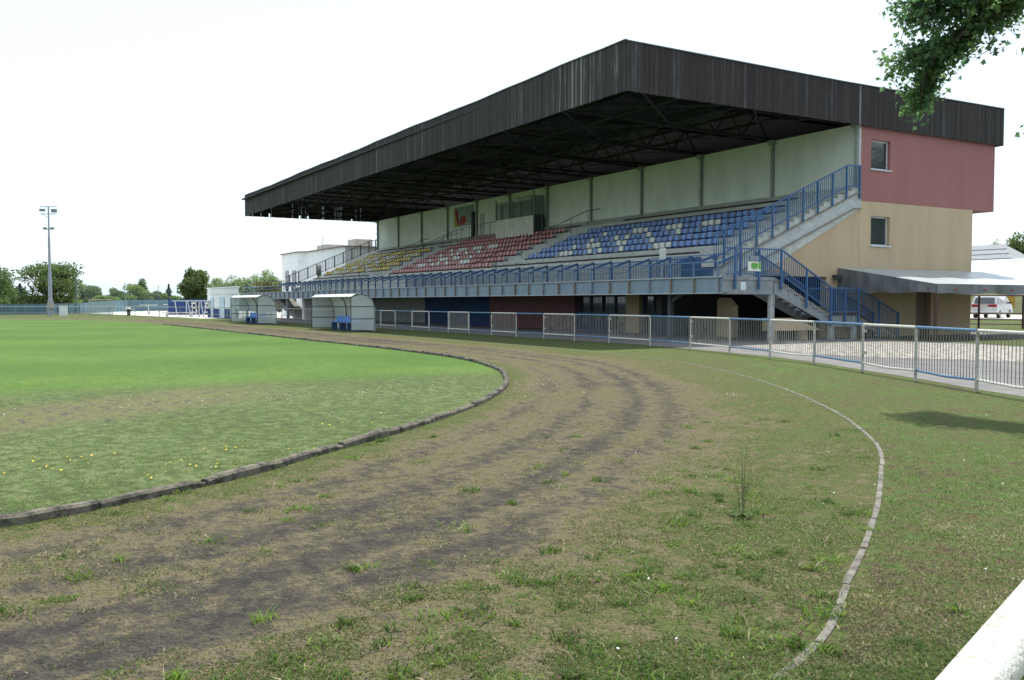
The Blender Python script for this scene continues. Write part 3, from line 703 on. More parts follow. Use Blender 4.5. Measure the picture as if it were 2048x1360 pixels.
bn = thing('banner', 'faded cloth banner with red and yellow emblem on the rear wall above the seats', 'banner', (-68, YW-.05, 8.4))
b = MB(); b.box(-69.4, -65.9, YW-.06, YW-.03, 7.95, 9.55); b.build('cloth', 'banner', bn)
b = MB(); b.prism([(-69.25, 9.35), (-68.75, 9.35), (-68.6, 8.6), (-68.3, 8.05), (-68.7, 8.0), (-68.95, 8.5)], 'y', YW-.075, YW-.065); b.prism([(-68.3, 8.7), (-67.4, 8.8), (-67.1, 8.3), (-67.8, 8.05), (-68.3, 8.2)], 'y', YW-.075, YW-.065); b.build('red_emblem', 'bannerred', bn)
b = MB(); b.prism([(-69.35, 9.2), (-69.2, 9.2), (-69.0, 8.5), (-68.75, 8.0), (-69.3, 8.0)], 'y', YW-.085, YW-.078); b.build('yellow_emblem', 'banneryel', bn)
b = MB()
for x0, z0, z1 in ((-67.2, 8.5, 8.9), (-66.9, 8.5, 9.2), (-66.55, 8.6, 9.35), (-66.25, 8.8, 9.3)): b.box(x0, x0+.18, YW-.075, YW-.065, z0, z1)
b.build('dark_lettering', 'signgrey', bn)

# signs on the near stair
sg = thing('running_track_sign', 'white sign with a green running track drawing hung on the landing railing', 'sign', (LX1+.2, 26.7, 3.2))
b = MB(); b.box(LX1+.15, LX1+.17, 26.62, 27.33, 2.86, 3.24); b.build('board', 'signwhite', sg)
def oval(cy, cz, ry, rz, x, n=24, sx=.09):
    return [(cy+math.copysign(sx, math.cos(t))+ry*math.cos(t), cz+rz*math.sin(t)) for t in (2*math.pi*(i+.5)/n for i in range(n))]
b = MB(); b.prism(oval(26.98, 3.07, .10, .12, 0), 'x', LX1+.171, LX1+.174); b.build('track_ring', 'signtrack', sg)
b = MB(); b.prism(oval(26.98, 3.07, .075, .09, 0), 'x', LX1+.175, LX1+.178); b.box(LX1+.171, LX1+.174, 27.19, 27.32, 2.93, 3.23); b.build('green_field', 'signgreen', sg)
b = MB(); b.box(LX1+.171, LX1+.173, 26.85, 27.15, 2.90, 2.92); b.build('print_line', 'signgrey', sg)
sg = thing('notice_strip', 'grey lettered strip sign above the running track sign', 'sign', (LX1+.2, 26.9, 3.35))
b = MB(); b.box(LX1+.15, LX1+.17, 26.72, 27.22, 3.27, 3.47); b.build('strip', 'steelblue', sg)
b = MB(); b.box(LX1+.171, LX1+.173, 26.75, 27.19, 3.29, 3.31); b.box(LX1+.171, LX1+.173, 26.75, 27.19, 3.38, 3.40); b.box(LX1+.171, LX1+.173, 26.75, 27.19, 3.43, 3.45); b.build('print_line', 'signgrey', sg)
sg = MB(); sg.box(LX1+.022, LX1+.03, 26.38, 26.66, 2.10, 2.42); sg.mi = 1; sg.box(LX1+.031, LX1+.034, 26.41, 26.63, 2.13, 2.39)
tag(sg.build('paper_notice', ['signwhite', 'paper'], loc=(LX1+.025, 26.5, 2.26)), 'pale blue paper notice fixed to the grey landing beam', 'notice')
sg = MB(); sg.box(-31.30, -30.88, 25.60, 25.62, 3.42, 3.86) if False else sg.box(-32.55, -32.1, 26.88, 26.90, 3.55, 4.05)
sg.box(-32.36, -32.30, 26.86, 26.88, 2.5, 3.6)
tag(sg.build('white_plate', 'signwhite', loc=(-32.3, 26.9, 3.8)), 'blank white plate on a post at the foot of the upper stair', 'sign')

# ------------------------------------------------------------------ seats
def seat_mb(kind):
    b = MB(); w_ = .205; n = 6
    # bucket profile (y depth, z): front lip, seat pan, rounded corner, back, rolled top
    prof = [(-.02, .385), (-.01, .41), (.10, .395), (.22, .385), (.30, .41), (.335, .48), (.36, .62), (.375, .70), (.395, .715)]
    us = [-1, -.72, -.3, .3, .72, 1]
    vs = []
    for y, z in prof:
        for u in us:
            k = abs(u)**3; back = z > .45
            ww = w_*(1-.10*(max(0, z-.6)/.12)**2 * (k > .5))
            vs.append((u*ww, y-(k*.045 if back else 0), z+(k*.035 if not back else -.02*k*(z > .66))))
    nu = len(us); fs = []
    rim = []
    for i in range(len(prof)-1):
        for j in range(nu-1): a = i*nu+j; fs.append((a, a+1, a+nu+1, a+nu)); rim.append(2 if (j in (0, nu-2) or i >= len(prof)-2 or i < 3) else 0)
    off = len(vs); vs += [(x, y+.012, z-.018) for x, y, z in vs]
    fs += [tuple(off+i for i in reversed(f)) for f in fs]
    m_ = len(prof)
    for i in range(m_-1):
        fs.append((i*nu, (i+1)*nu, off+(i+1)*nu, off+i*nu)); fs.append((i*nu+nu-1, (i+1)*nu+nu-1, off+(i+1)*nu+nu-1, off+i*nu+nu-1))
    for j in range(nu-1): fs.append((j, j+1, off+j+1, off+j)); fs.append(((m_-1)*nu+j, (m_-1)*nu+j+1, off+(m_-1)*nu+j+1, off+(m_-1)*nu+j))
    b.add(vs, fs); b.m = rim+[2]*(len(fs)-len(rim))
    b.mi = 1; b.box(-.225, .225, .02, .10, .328, .375); b.box(-.225, .225, .20, .27, .328, .375)
    return b
ORD = ['first', 'second', 'third', 'fourth', 'fifth', 'sixth', 'seventh', 'eighth', 'ninth', 'tenth', 'eleventh', 'twelfth', 'thirteenth', 'fourteenth', 'fifteenth', 'sixteenth', 'seventeenth', 'eighteenth', 'nineteenth',
       'twentieth']+['twenty-'+o for o in ('first', 'second', 'third', 'fourth', 'fifth', 'sixth', 'seventh', 'eighth', 'ninth')]+['thirtieth']+['thirty-'+o for o in ('first', 'second', 'third', 'fourth', 'fifth', 'sixth', 'seventh')]
SP = .476
# columns of white seats per row, counted from the left end of the row
WHITE = {('blue', 1): [7, 8, 9, 13, 15, 19, 25, 26, 27], ('blue', 2): [7, 10, 11, 12, 16, 17, 22], ('blue', 3): [8, 13, 15, 19, 24], ('blue', 4): [8, 14, 15, 16, 20, 21, 22, 26, 27, 28], ('blue', 5): [],
         ('red', 0): [], ('red', 1): [5, 6, 7, 10, 12, 15, 20, 21, 22], ('red', 2): [5, 9, 10, 11, 14, 15, 19], ('red', 3): [5, 9, 11, 14, 18], ('red', 4): [5, 8, 9, 10, 13, 14, 15, 18, 19, 20], ('red', 5): [], ('red', 6): [], ('red', 7): [],
         ('yellow', 1): [5, 6, 7, 10, 12, 16, 22, 23, 24], ('yellow', 2): [5, 10, 11, 12, 16, 17, 22], ('yellow', 3): [8, 12, 13, 16, 17, 22], ('yellow', 4): [3, 5, 6, 9, 10, 11, 14, 15, 16, 18, 19, 20, 24, 25, 27, 29, 31], ('yellow', 5): []}
ROWNAME = {('blue', i): n_ for i, n_ in zip(range(1, 6), ('front', 'second', 'third', 'fourth', 'top'))}
ROWNAME.update({('yellow', i): n_ for i, n_ in zip(range(1, 6), ('front', 'second', 'third', 'fourth', 'top'))})
ROWNAME.update({('red', i): n_ for i, n_ in zip(range(0, 8), ('front', 'second', 'third', 'fourth', 'fifth', 'sixth', 'seventh', 'top'))})
seats = []
for blk, rows, xl, xr in (('blue', range(1, 6), -47.95, -31.3), ('red', range(0, 8), -66.65, -50.9), ('yellow', range(1, 6), -85.6, -69.85)):
    for i in rows:
        x0 = xl+SP/2; x1 = xr
        if blk == 'blue' and i == 5: x0 += 2*SP
        if blk == 'red' and i == 0: x0 -= SP
        if blk == 'red' and i == 7: x1 = -60.7
        if blk == 'yellow': x0 = xl+SP/2+SP*(0, 0, 0, 1, 2, 2)[i]
        c = 0; x = x0
        while x < x1-.1: seats.append((blk, i, c, x)); c += 1; x += SP
rows_n = {}
for blk, i, c, x in seats: rows_n[(blk, i)] = max(rows_n.get((blk, i), 0), c+1)
seat_proto = {}
def seat_obj(colr):
    if colr not in seat_proto:
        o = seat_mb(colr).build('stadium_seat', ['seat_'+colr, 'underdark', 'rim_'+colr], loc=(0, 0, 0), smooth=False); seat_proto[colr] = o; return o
    o = seat_proto[colr].copy(); COL.objects.link(o); return o
cam_loc = Vector((0, 0, HC))
seats.sort(key=lambda s: (Vector((s[3], ROWY(s[1]), ROWZ(s[1])))-cam_loc).length)
rest = MB(); rest_specs = []
for k, (blk, i, c, x) in enumerate(seats):
    wh = c in WHITE[(blk, i)]; colr = 'white' if wh else blk
    y, z = ROWY(i)+.06, ROWZ(i)-.325
    if k < 300:
        o = seat_obj(colr); o.location = (x, y, z); r_ = random.Random(k)
        o.rotation_euler = (r_.uniform(-.04, .04), 0, r_.uniform(-.05, .05))
        col_n = 'white' if wh else {'blue': 'blue', 'red': 'faded red', 'yellow': 'yellow'}[blk]
        tag(o, '%s seat, %s from the left in the %s row of the %s block' % (col_n, ORD[c], ROWNAME[(blk, i)], blk), 'seat', 'plastic seats of the grandstand')
    else: rest_specs.append((colr, x, y, z))
sm = {c_: seat_mb(c_) for c_ in ('blue', 'red', 'yellow', 'white')}
for colr, x, y, z in rest_specs:
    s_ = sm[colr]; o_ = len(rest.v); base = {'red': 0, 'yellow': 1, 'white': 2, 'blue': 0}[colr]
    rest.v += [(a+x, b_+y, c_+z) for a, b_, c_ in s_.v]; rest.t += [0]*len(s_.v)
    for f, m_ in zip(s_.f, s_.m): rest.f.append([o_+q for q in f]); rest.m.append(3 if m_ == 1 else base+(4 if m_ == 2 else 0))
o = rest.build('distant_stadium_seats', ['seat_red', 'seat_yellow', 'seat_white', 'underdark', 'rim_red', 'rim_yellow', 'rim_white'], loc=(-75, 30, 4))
tag(o, 'far red, yellow and white seats beyond the nearer rows of the stand', 'seats', kind='stuff')

# ------------------------------------------------------------------ perimeter fence behind the track
FP = [(-6.0, 13.2), (-7.9, 14.45), (-9.87, 15.45), (-11.86, 16.5), (-13.95, 17.5), (-16.5, 18.8), (-18.75, 19.55), (-21.1, 20.25), (-23.7, 20.95), (-26.4, 21.4), (-29.2, 21.6), (-31.7, 21.65), (-34.1, 21.65)]
x = -36.4
while x > -59: FP.append((x, 21.6)); x -= 2.35
kinds = ['white', 'white', 'blue', 'white', 'blue', 'gatebent', 'blue', 'white', 'blue', 'white', 'blue', 'white', 'noneopen', 'white', 'noneopen', 'gate', 'noneopen', 'frame', 'noneopen', 'frame', 'noneopen', 'noneopen']
pf = thing('perimeter_fence', 'long pitch fence of alternating white and blue barred panels behind the track', 'fence', (-20, 20, 0))
FT, FB = 1.10, .22
r_ = random.Random(5)
lean = {8: 0, 7: (-.12)}
for k, (x, y) in enumerate(FP):
    b = MB(); b.tube((x, y, 0), (x, y, FT-.01), .032, 10); b.build('fence_post', 'whitepost', pf, smooth=False)
for k in range(len(FP)-1):
    p, q = Vector((*FP[k], 0)), Vector((*FP[k+1], 0)); kd = kinds[k] if k < len(kinds) else 'noneopen'
    d = (q-p).normalized(); L = (q-p).length
    a, c = p+d*.035, q-d*.035
    white = kd in ('white', 'gate', 'gatebent', 'frame', 'open')
    mt_ = 'white' if white else 'bluelt'
    b = MB(); rr = .030
    b.tube(a+Vector((0, 0, FT)), c+Vector((0, 0, FT)), rr, 10)
    sag = -.03 if k in (1, 2, 3, 5) else 0
    mid = (a+c)/2+Vector((0, 0, FB+sag))
    b.tube(a+Vector((0, 0, FB)), mid, .024, 8); b.tube(mid, c+Vector((0, 0, FB)), .024, 8)
    if kd in ('gate', 'frame') and k > 1:
        for e in (a+d*.06, c-d*.06): b.tube(e+Vector((0, 0, FB)), e+Vector((0, 0, FT)), .02, 6)
    pn = b.build('fence_panel', mt_, pf)
    if kd in ('white', 'blue', 'open', 'gatebent', 'gate', 'blueopen'):
        b = MB(); s_ = .13; sp = .105 if k < 12 else .12
        while s_ < L-.1:
            e = p+d*s_; t_ = e+Vector((0, 0, FT-.02)); t0 = e+Vector((0, 0, FB+.01))
            if kd == 'gatebent': t_ = t_+d*(.16*(s_/L)**1.0)*(1 if s_ > L*.45 else .3); 
            n1 = r_.uniform(-.006, .006); t0 = t0+d*n1
            b.tube(t0, t_, .0078, 5, cap=False); s_ += sp
        b.build('fence_bars', ('bars_backlit' if k < 5 else 'whitepost') if white else ('bars_backlit' if k < 7 else 'steelgrey'), pn)
    if kd in ('white', 'gate', 'gatebent') and k > 1:
        e = q-d*.075
        for z in (.92, .42): b = MB(); b.box(e.x-.03, e.x+.03, e.y-.035, e.y+.035, z, z+.07); b.build('gate_hinge', 'whitepost', pn)
# the far, plainer stretch of the same line
ff = thing('far_fence', 'thin open pitch rail on posts running beyond the dugouts to the far corner', 'fence', (-90, 20, 0))
FQ = [(FP[-1][0]-.3, 21.6)]
x = FQ[0][0]-3
while x > -100: FQ.append((x, 21.4-.0*x)); x -= 3.1
FQ += [(-101.5, 20.6), (-105, 19.4), (-109, 17.9), (-113, 15.9), (-117, 13.6), (-120.5, 10.8), (-123, 7.5), (-125, 4.2), (-126.5, .5), (-127.6, -3.5), (-128, -8), (-128, -12.5)]
b = MB()
for p, q in zip(FQ, FQ[1:]):
    b.tube((*p, 1.1), (*q, 1.1), .032, 6); b.tube((*p, .35), (*q, .35), .02, 5)
b.build('rail', 'whitepost', ff)
for p in FQ:
    b = MB(); b.tube((*p, 0), (*p, 1.1), .04, 6); b.build('fence_post', 'steelgrey' if p[0] < -100 else 'whitepost', ff)

# the rail right beside the photographer
nr = thing('near_rail', 'thick white painted tubular rail close to the camera at the lower right corner', 'rail', (-.78, 1.2, 0))
P0, P1 = Vector((-.505, .56, 1.1)), Vector((-.955, 1.80, 1.1)); dd = (P1-P0).normalized()
b = MB()
for i in range(24):
    b.tube(P0-dd*1.3+dd*(5.0*i/24), P0-dd*1.3+dd*(5.0*(i+1)/24), .038, 40, cap=False)
tube = b.build('top_tube', 'grimy', nr, smooth=True)
b = MB(); b.tube(P0-dd*1.3+Vector((0, 0, -.85)), P0+dd*3.7+Vector((0, 0, -.85)), .022, 12); b.build('bottom_tube', 'whitepost', nr, smooth=True)
for s_ in (-1.2, 1.55, 3.6):
    e = P0+dd*s_; b = MB(); b.tube((e.x, e.y, 0), (e.x, e.y, 1.09), .028, 14); b.build('rail_post', 'whitepost', nr, smooth=True)

# ------------------------------------------------------------------ dugouts
def dugout(x0, x1, y0, label, scaled=2.05):
    t = thing('dugout', label, 'dugout', (x0, y0, 0), 'team dugouts beside the fence')
    L = x1-x0; D = 1.35; Hh = scaled
    prof = [(1.30, 0), (1.36, .7), (1.34, 1.35), (1.22, 1.72), (.98, 1.95), (.62, Hh), (.25, Hh-.02), (0, Hh-.16)]
    def arch(x, m_, name, r=.028, extra=False):
        b = MB()
        for p, q in zip(prof, prof[1:]): b.tube((x, y0+p[0], p[1]), (x, y0+q[0], q[1]), r, 6)
        return b.build(name, m_, t)
    for f in (0, .33, .56, .80, 1): arch(x0+L*f, 'steelgrey' if f in (0, 1) else 'rail_dark', 'frame_arch')
    b = MB()
    for f in (0, 1):
        xx = x0+L*f; b.tube((xx, y0, 0), (xx, y0, Hh-.16), .025, 6); b.tube((xx, y0, 1.38), (xx, y0+1.33, 1.38), .022, 6); b.tube((xx, y0, .72), (xx, y0+1.36, .72), .022, 6)
    for z in (.72, 1.38): b.tube((x0, y0+1.36, z), (x1, y0+1.36, z), .022, 6)
    b.tube((x0, y0, Hh-.16), (x1, y0, Hh-.16), .025, 6); b.tube((x0, y0+1.3, .03), (x1, y0+1.3, .03), .022, 6)
    b.build('frame_rail', 'rail_dark', t)
    b = MB(); k = 4
    rf = [p for p in prof if p[1] > 1.3]
    vs = [(x, y0+p[0]*1.01+.0, p[1]+.03) for x in (x0-.05, x1+.05) for p in rf]; n_ = len(rf)
    b.add(vs, [(i, i+1, n_+i+1, n_+i) for i in range(n_-1)]); b.add([(x, y, z-.012) for x, y, z in vs], [(n_+i, n_+i+1, i+1, i) for i in range(n_-1)]); b.build('roof_sheet', 'acrylicroof', t, smooth=True)
    b = MB(); b.box(x0+.03, x1-.03, y0+1.40, y0+1.41, .05, 1.36); b.build('rear_sheet', 'acrylic', t)
    for xx in (x0, x1):
        b = MB(); b.prism([(y0+.02, .12), (y0+.02, Hh-.2), (y0+.3, Hh-.08), (y0+.62, Hh-.04), (y0+.96, 1.92), (y0+1.2, 1.68), (y0+1.31, 1.33), (y0+1.31, .12)], 'x', xx-.004, xx+.004); b.build('side_sheet', 'acrylic', t)
    b = MB(); bx0, bx1 = x0+L*.20, x0+L*.80
    b.box(x0+L*.2, x1-.1, y0+.75, y0+.80, .42, .47); b.box(x0+L*.2, x1-.1, y0+1.05, y0+1.10, .42, .47)
    for f in (.2, .4, .6, .8): b.box(x0+L*f, x0+L*f+.05, y0+.75, y0+1.1, 0, .42)
    b.build('bench_frame', 'blue', t)
    for i in range(8):
        xx = bx0+(bx1-bx0)*(i+.5)/8; w_ = (bx1-bx0)/8*.44
        s_ = MB(); s_.box(xx-w_, xx+w_, y0+.68, y0+1.05, .48, .52)
        s_.add([(xx-w_, y0+1.03, .50), (xx+w_, y0+1.03, .50), (xx+w_*.85, y0+1.12, .82), (xx-w_*.85, y0+1.12, .82), (xx-w_, y0+1.07, .50), (xx+w_, y0+1.07, .50), (xx+w_*.85, y0+1.15, .82), (xx-w_*.85, y0+1.15, .82)],
               [(0, 1, 2, 3), (7, 6, 5, 4), (0, 4, 5, 1), (1, 5, 6, 2), (2, 6, 7, 3), (3, 7, 4, 0)])
        s_.build('seat', 'dugseat', t)
    return t
dugout(-53.2, -46.6, 17.35, 'right-hand dugout with curved clear roof and eight blue seats, nearer the camera')
dugout(-73.4, -65.6, 17.4, 'left-hand dugout with curved clear roof and eight blue seats, farther from the camera', 2.12)

# ------------------------------------------------------------------ floodlight mast and cabinet
fx, fy = -121.2, 7.7
fl = thing('floodlight_mast', 'tall thin floodlight mast standing behind the far fence in front of trees', 'floodlight', (fx, fy, 0))
b = MB(); b.tube((fx, fy, 0), (fx, fy, 5.2), .26, 12, .20); b.tube((fx, fy, 5.2), (fx, fy, 9.4), .16, 10, .13); b.tube((fx, fy, 9.4), (fx, fy, 12.9), .10, 8, .08); b.build('mast', 'lampmetal', fl)
b = MB(); sx, sy = .5, .86
def cr(z, h, zz=None, r=.05): b.tube((fx-sx*h, fy-sy*h, z), (fx+sx*h, fy+sy*h, zz or z), r, 6)
cr(12.9, 1.0); cr(12.05, .95); cr(10.25, .5); b.tube((fx-sx*.9, fy-sy*.9, 12.05), (fx, fy, 11.65), .03, 6); b.build('crossarm', 'lampmetal', fl)
for h, z, w_, hh in ((-.72, 12.5, .32, .15), (.66, 12.42, .32, .2), (-.45, 10.35, .2, .12), (.42, 10.35, .2, .12)):
    b = MB(); c = Vector((fx+sx*h, fy+sy*h, z)); b.bar(c-Vector((sx*w_, sy*w_, 0)), c+Vector((sx*w_, sy*w_, 0)), .22, hh*2); b.build('floodlight_head', 'signgrey', fl)
b = MB(); b.box(fx+.1, fx+.55, fy-.3, fy+.35, .9, 1.75); b.build('switch_box', 'polewood', fl)
b = MB(); b.box(fx+.3, fx+.8, fy+.9, fy+1.8, .0, 1.15); b.box(fx+.26, fx+.84, fy+.86, fy+1.84, 1.15, 1.22); b.box(fx+.81, fx+.83, fy+1.0, fy+1.34, .15, 1.05); b.box(fx+.81, fx+.83, fy+1.38, fy+1.72, .15, 1.05)
tag(b.build('utility_cabinet', 'wplain', loc=(fx+.5, fy+1.3, 0)), 'small white utility cabinet standing beside the floodlight mast', 'cabinet')

# ------------------------------------------------------------------ awning beside the end wall
aw = thing('awning', 'grey fabric lean-to awning on dark posts beside the ochre end wall', 'awning', (-26, 38, 0))
EX, EZ, WZ, AY0, AY1 = -23.35, 2.36, 3.17, 33.73, 47.5
ny, nx = 28, 14; b = MB(); vs = []
for i in range(ny+1):
    for j in range(nx+1):
        y = AY0+(AY1-AY0)*i/ny; t_ = j/nx; x = XN+.02+(EX-XN)*t_
        z = WZ+(EZ-WZ)*t_-.05*math.sin(t_*math.pi)*(.6+.4*math.cos(i*2*math.pi/ny*5)); vs.append((x, y, z))
fs = [(i*(nx+1)+j, i*(nx+1)+j+1, (i+1)*(nx+1)+j+1, (i+1)*(nx+1)+j) for i in range(ny) for j in range(nx)]
b.add(vs, fs); b.add([(x, y, z-.015) for x, y, z in vs], [f[::-1] for f in fs]); b.build('canopy', 'silver', aw, smooth=True)
b = MB(); n_ = 40; vs = []
for i in range(n_+1):
    t_ = i/n_; x = XN+.02+(EX-XN)*t_; z = WZ+(EZ-WZ)*t_; wv = .03*math.sin(t_*26)+.02*math.sin(t_*61)
    zb = 2.02+.02*math.sin(t_*17)
    for k_, zz in enumerate((z, z*.5+zb*.5, zb)): vs.append((x, AY0-.02-wv*k_/2, zz))
b.add(vs, [(i*3+k_, (i+1)*3+k_, (i+1)*3+k_+1, i*3+k_+1) for i in range(n_) for k_ in range(2)])
vs = []; n2 = 60
for i in range(n2+1):
    t_ = i/n2; y = AY0+(AY1-AY0)*t_; wv = .05*math.sin(t_*34)+.03*math.sin(t_*75); zb = 1.96+.035*math.sin(t_*30)
    for k_, zz in enumerate((EZ+.005, EZ-.18, zb)): vs.append((EX+.02+wv*k_/2, y, zz))
b.add(vs, [(i*3+k_, (i+1)*3+k_, (i+1)*3+k_+1, i*3+k_+1) for i in range(n2) for k_ in range(2)])
b.build('valance', 'tarp', aw, smooth=True)
for x, y in ((EX-.08, AY0+.08), (EX-.08, 40.5), (EX-.08, AY1-.05)):
    b = MB(); b.box(x-.05, x+.05, y-.05, y+.05, 0, 2.3); b.build('awning_post', 'brownpost', aw)
b = MB()
for t_ in (.2, .5, .8): x = XN+(EX-XN)*t_; b.bar((x, AY0+.05, WZ+(EZ-WZ)*t_-.10), (x, AY1, WZ+(EZ-WZ)*t_-.10), .05, .05)
b.build('awning_frame', 'rail_dark', aw)
for i, t_ in enumerate((.22, .38, .56, .75, .93)):
    x = XN+(EX-XN)*t_; b = MB(); b.tube((x, AY0-.07, 2.16), (x, AY0-.02, 2.16), .028, 8); b.build('eyelet', 'carred', aw)
for y in (34.9, 36.9, 38.9, 41): b = MB(); b.tube((EX+.03, y, 2.13), (EX+.12, y, 2.13), .028, 8); b.build('eyelet', 'carred', aw)

# small flood lamps and a wall lamp on the end wall
b = MB(); b.box(XN+.01, XN+.12, 33.35, 33.6, 2.76, 2.84); b.box(XN+.12, XN+.32, 33.3, 33.62, 2.62, 2.82)
tag(b.build('wall_lamp', 'rail_dark', loc=(XN, 33.5, 2.8)), 'small dark lamp on the ochre wall at the awning corner', 'lamp')

# brown pipe rail at the back of the yard
br = thing('brown_railing', 'dark brown post and rail fence in front of the parked van', 'railing', (-33, 54, 0))
A_, B_ = Vector((-36.5, 52.2, 0)), Vector((-24.5, 60.0, 0)); d_ = (B_-A_).normalized()
for px in (0.0, 2.7, 5.1, 7.0, 9.4, 12):
    e = A_+d_*px; b = MB(); b.tube((e.x, e.y, 0), (e.x, e.y, 2.05), .07, 8); b.build('post', 'brownpost', br)
b = MB()
for z in (.28, .55, .95): b.tube((A_.x, A_.y, z), (B_.x, B_.y, z), .04, 6)
b.tube((A_.x, A_.y, 2.03), (B_.x, B_.y, 2.03), .05, 6); b.build('rails', 'brownpost', br)

# ------------------------------------------------------------------ parked van
def van(loc, rot):
    t = thing('parked_van', 'white people carrier with a red rear lamp band parked facing away', 'van', loc)
    def P(b_, *a, **k): return b_.build(*a, t, off=(0, 0, 0), **k)
    W = .93; b = MB()
    prof = [(-2.35, .45), (-2.38, .80), (-2.30, 1.08), (-2.02, 1.66), (-1.75, 1.76), (.4, 1.78), (.95, 1.66), (1.55, 1.15), (2.25, 1.0), (2.38, .78), (2.36, .38), (1.9, .30), (-2.0, .30)]
    n_ = len(prof); ins = [0, 0, 0, .14, .20, .20, .15, .02, .04, .02, 0, 0, 0]
    vs = [(x, -(W-i_), z) for (x, z), i_ in zip(prof, ins)]+[(x, W-i_, z) for (x, z), i_ in zip(prof, ins)]
    b.add(vs, [(i, (i+1) % n_, n_+(i+1) % n_, n_+i) for i in range(n_)]+[tuple(range(n_-1, -1, -1)), tuple(range(n_, 2*n_))])
    body = P(b, 'body', 'carwhite')
    b = MB(); b.add([(-2.31, -.74, 1.14), (-2.31, .74, 1.14), (-2.10, .66, 1.58), (-2.10, -.66, 1.58)], [(0, 1, 2, 3)])
    b.add([(-2.33, -.74, 1.135), (-2.33, .74, 1.135), (-2.12, .66, 1.585), (-2.12, -.66, 1.585)], [(0, 1, 2, 3), ]); P(b, 'rear_window', 'glass')
    b = MB()
    for s_ in (-1, 1):
        for xa, xb, xc, xd in ((-2.05, -1.15, -1.2, -1.85), (-1.08, 0, -.02, -1.08), (.08, 1.25, .78, .06)):
            y1, y2 = s_*(W-.005), s_*(W-.145)
            b.add([(xa, y1+s_*.0, 1.14), (xb, y1, 1.14), (xc, y2, 1.60), (xd, y2, 1.60)], [(0, 1, 2, 3)])
    P(b, 'side_windows', 'glass')
    b = MB(); b.box(-2.40, -2.34, -.90, -.52, .86, 1.06); b.build('tail_light', 'carred', t, off=(0, 0, 0)); b = MB(); b.box(-2.40, -2.34, .52, .90, .86, 1.06); b.build('tail_light', 'carred', t, off=(0, 0, 0))
    b = MB(); b.box(-2.395, -2.36, -.52, .52, .88, 1.04); P(b, 'lamp_band', 'carred')
    b = MB(); b.box(-2.41, -2.39, -.26, .26, .90, 1.01); P(b, 'number_plate', 'signwhite')
    b = MB(); b.box(-2.46, -2.3, -.92, .92, .36, .62); P(b, 'bumper', 'carwhite')
    for x in (-1.5, 1.45):
        for s_ in (-1, 1):
            b = MB(); b.tube((x, s_*(W-.2), .32), (x, s_*(W+.0), .32), .33, 20); wh = b.build('wheel', 'rubber', t, off=(0, 0, 0))
            b = MB(); b.tube((x, s_*(W-.02), .32), (x, s_*(W+.012), .32), .2, 14); b.build('rim', 'chrome', wh, off=(0, 0, 0))
    for s_ in (-1, 1):
        b = MB(); b.box(.95, 1.08, s_*(W), s_*(W+.2), 1.12, 1.26); P(b, 'mirror', 'black')
    t.rotation_euler = (0, 0, rot); return t
van((-43.4, 69.8, .395), math.radians(108))

# ------------------------------------------------------------------ houses at the right
hs = thing('yellow_house', 'low pale yellow building with bright sheet roof behind the van', 'building', (-66, 106, 0))
hx0, hx1, hy0, hy1 = -90, -36, 100, 112
b = MB(); b.box(hx0, hx1, hy0, hy1, 0, 4.3); b.build('wall', 'yellowhouse', hs)
b = MB(); b.prism([(hy0-1.2, 4.5), (hy0+5, 6.7), (hy1+.5, 4.5), (hy1+.5, 4.3), (hy0-1.2, 4.3)], 'x', hx0-1, hx1+1); b.build('roof', 'tilelt', hs)
b = MB(); b.box(hx0-1, hx1+1, hy0-1.25, hy0-1.15, 4.0, 4.38); b.build('eaves_board', 'orangedoor', hs)
for x in (-80.5, -74, -67.5, -61.5, -55, -48):
    b = MB(); b.box(x, x+1.9, hy0-.06, hy0, 1.5 if x < -70 else 1.0, 3.0); b.build('shutter', 'orangedoor', hs)
for x in (-77.5, -58):
    b = MB(); b.box(x, x+1.5, hy0-.05, hy0, 1.3, 2.7); b.build('window', 'paleblue', hs)
hs = thing('grey_roof_house', 'house with hipped grey tiled roof behind the low yellow building', 'building', (-95, 125, 0))
b = MB(); b.box(-102, -74.5, 126, 136, 0, 5.0); b.build('wall', 'wplain', hs)
b = MB(); b.add([(-103, 125, 5), (-73.5, 125, 5), (-73.5, 137, 5), (-103, 137, 5), (-98, 131, 10.2), (-79.8, 131, 10.2)], [(0, 1, 5, 4), (1, 2, 5), (2, 3, 4, 5), (3, 0, 4), (3, 2, 1, 0)])
hr = b.build('roof', 'tile', hs)
b = MB()
for i in range(1, 7): t_ = i/7; b.bar((-103+5*t_, 125+6*t_-.03, 5+5.2*t_), (-73.5-6.3*t_, 125+6*t_-.03, 5+5.2*t_), .08, .1)
b.build('roof_battens', 'signgrey', hr)

# ------------------------------------------------------------------ white clubhouse at the far end
ch = thing('clubhouse', 'white two-storey clubhouse seen behind the far end of the stand', 'building', (-100, 38, 0))
RZ = 7.4
b = MB(); b.prism([(-111.3, 32.6), (-104.4, 32.4), (-103.2, 33.3), (-91.0, 33.3), (-91.0, 47), (-111.3, 47)], 'z', 0, RZ)
b.build('wall', 'wplain', ch)
b = MB(); b.prism([(-111.5, 32.4), (-104.3, 32.2), (-103.1, 33.1), (-90.8, 33.1), (-90.8, 47.2), (-111.5, 47.2)], 'z', RZ, RZ+.12); b.build('roof', 'rusty', ch)
for (xa, ya, xb, yb, zc, zh) in ((-109.6, 32.53, -108.3, 32.49, 4.2, 2.4), (-106.6, 32.45, -105.0, 32.41, 3.4, 3.9), (-99.8, 33.28, -98.6, 33.28, 4.4, 2.7)):
    b = MB(); b.bar((xa, ya-.02, zc), (xb, yb-.02, zc), .06, zh); b.build('window', 'glass', ch)
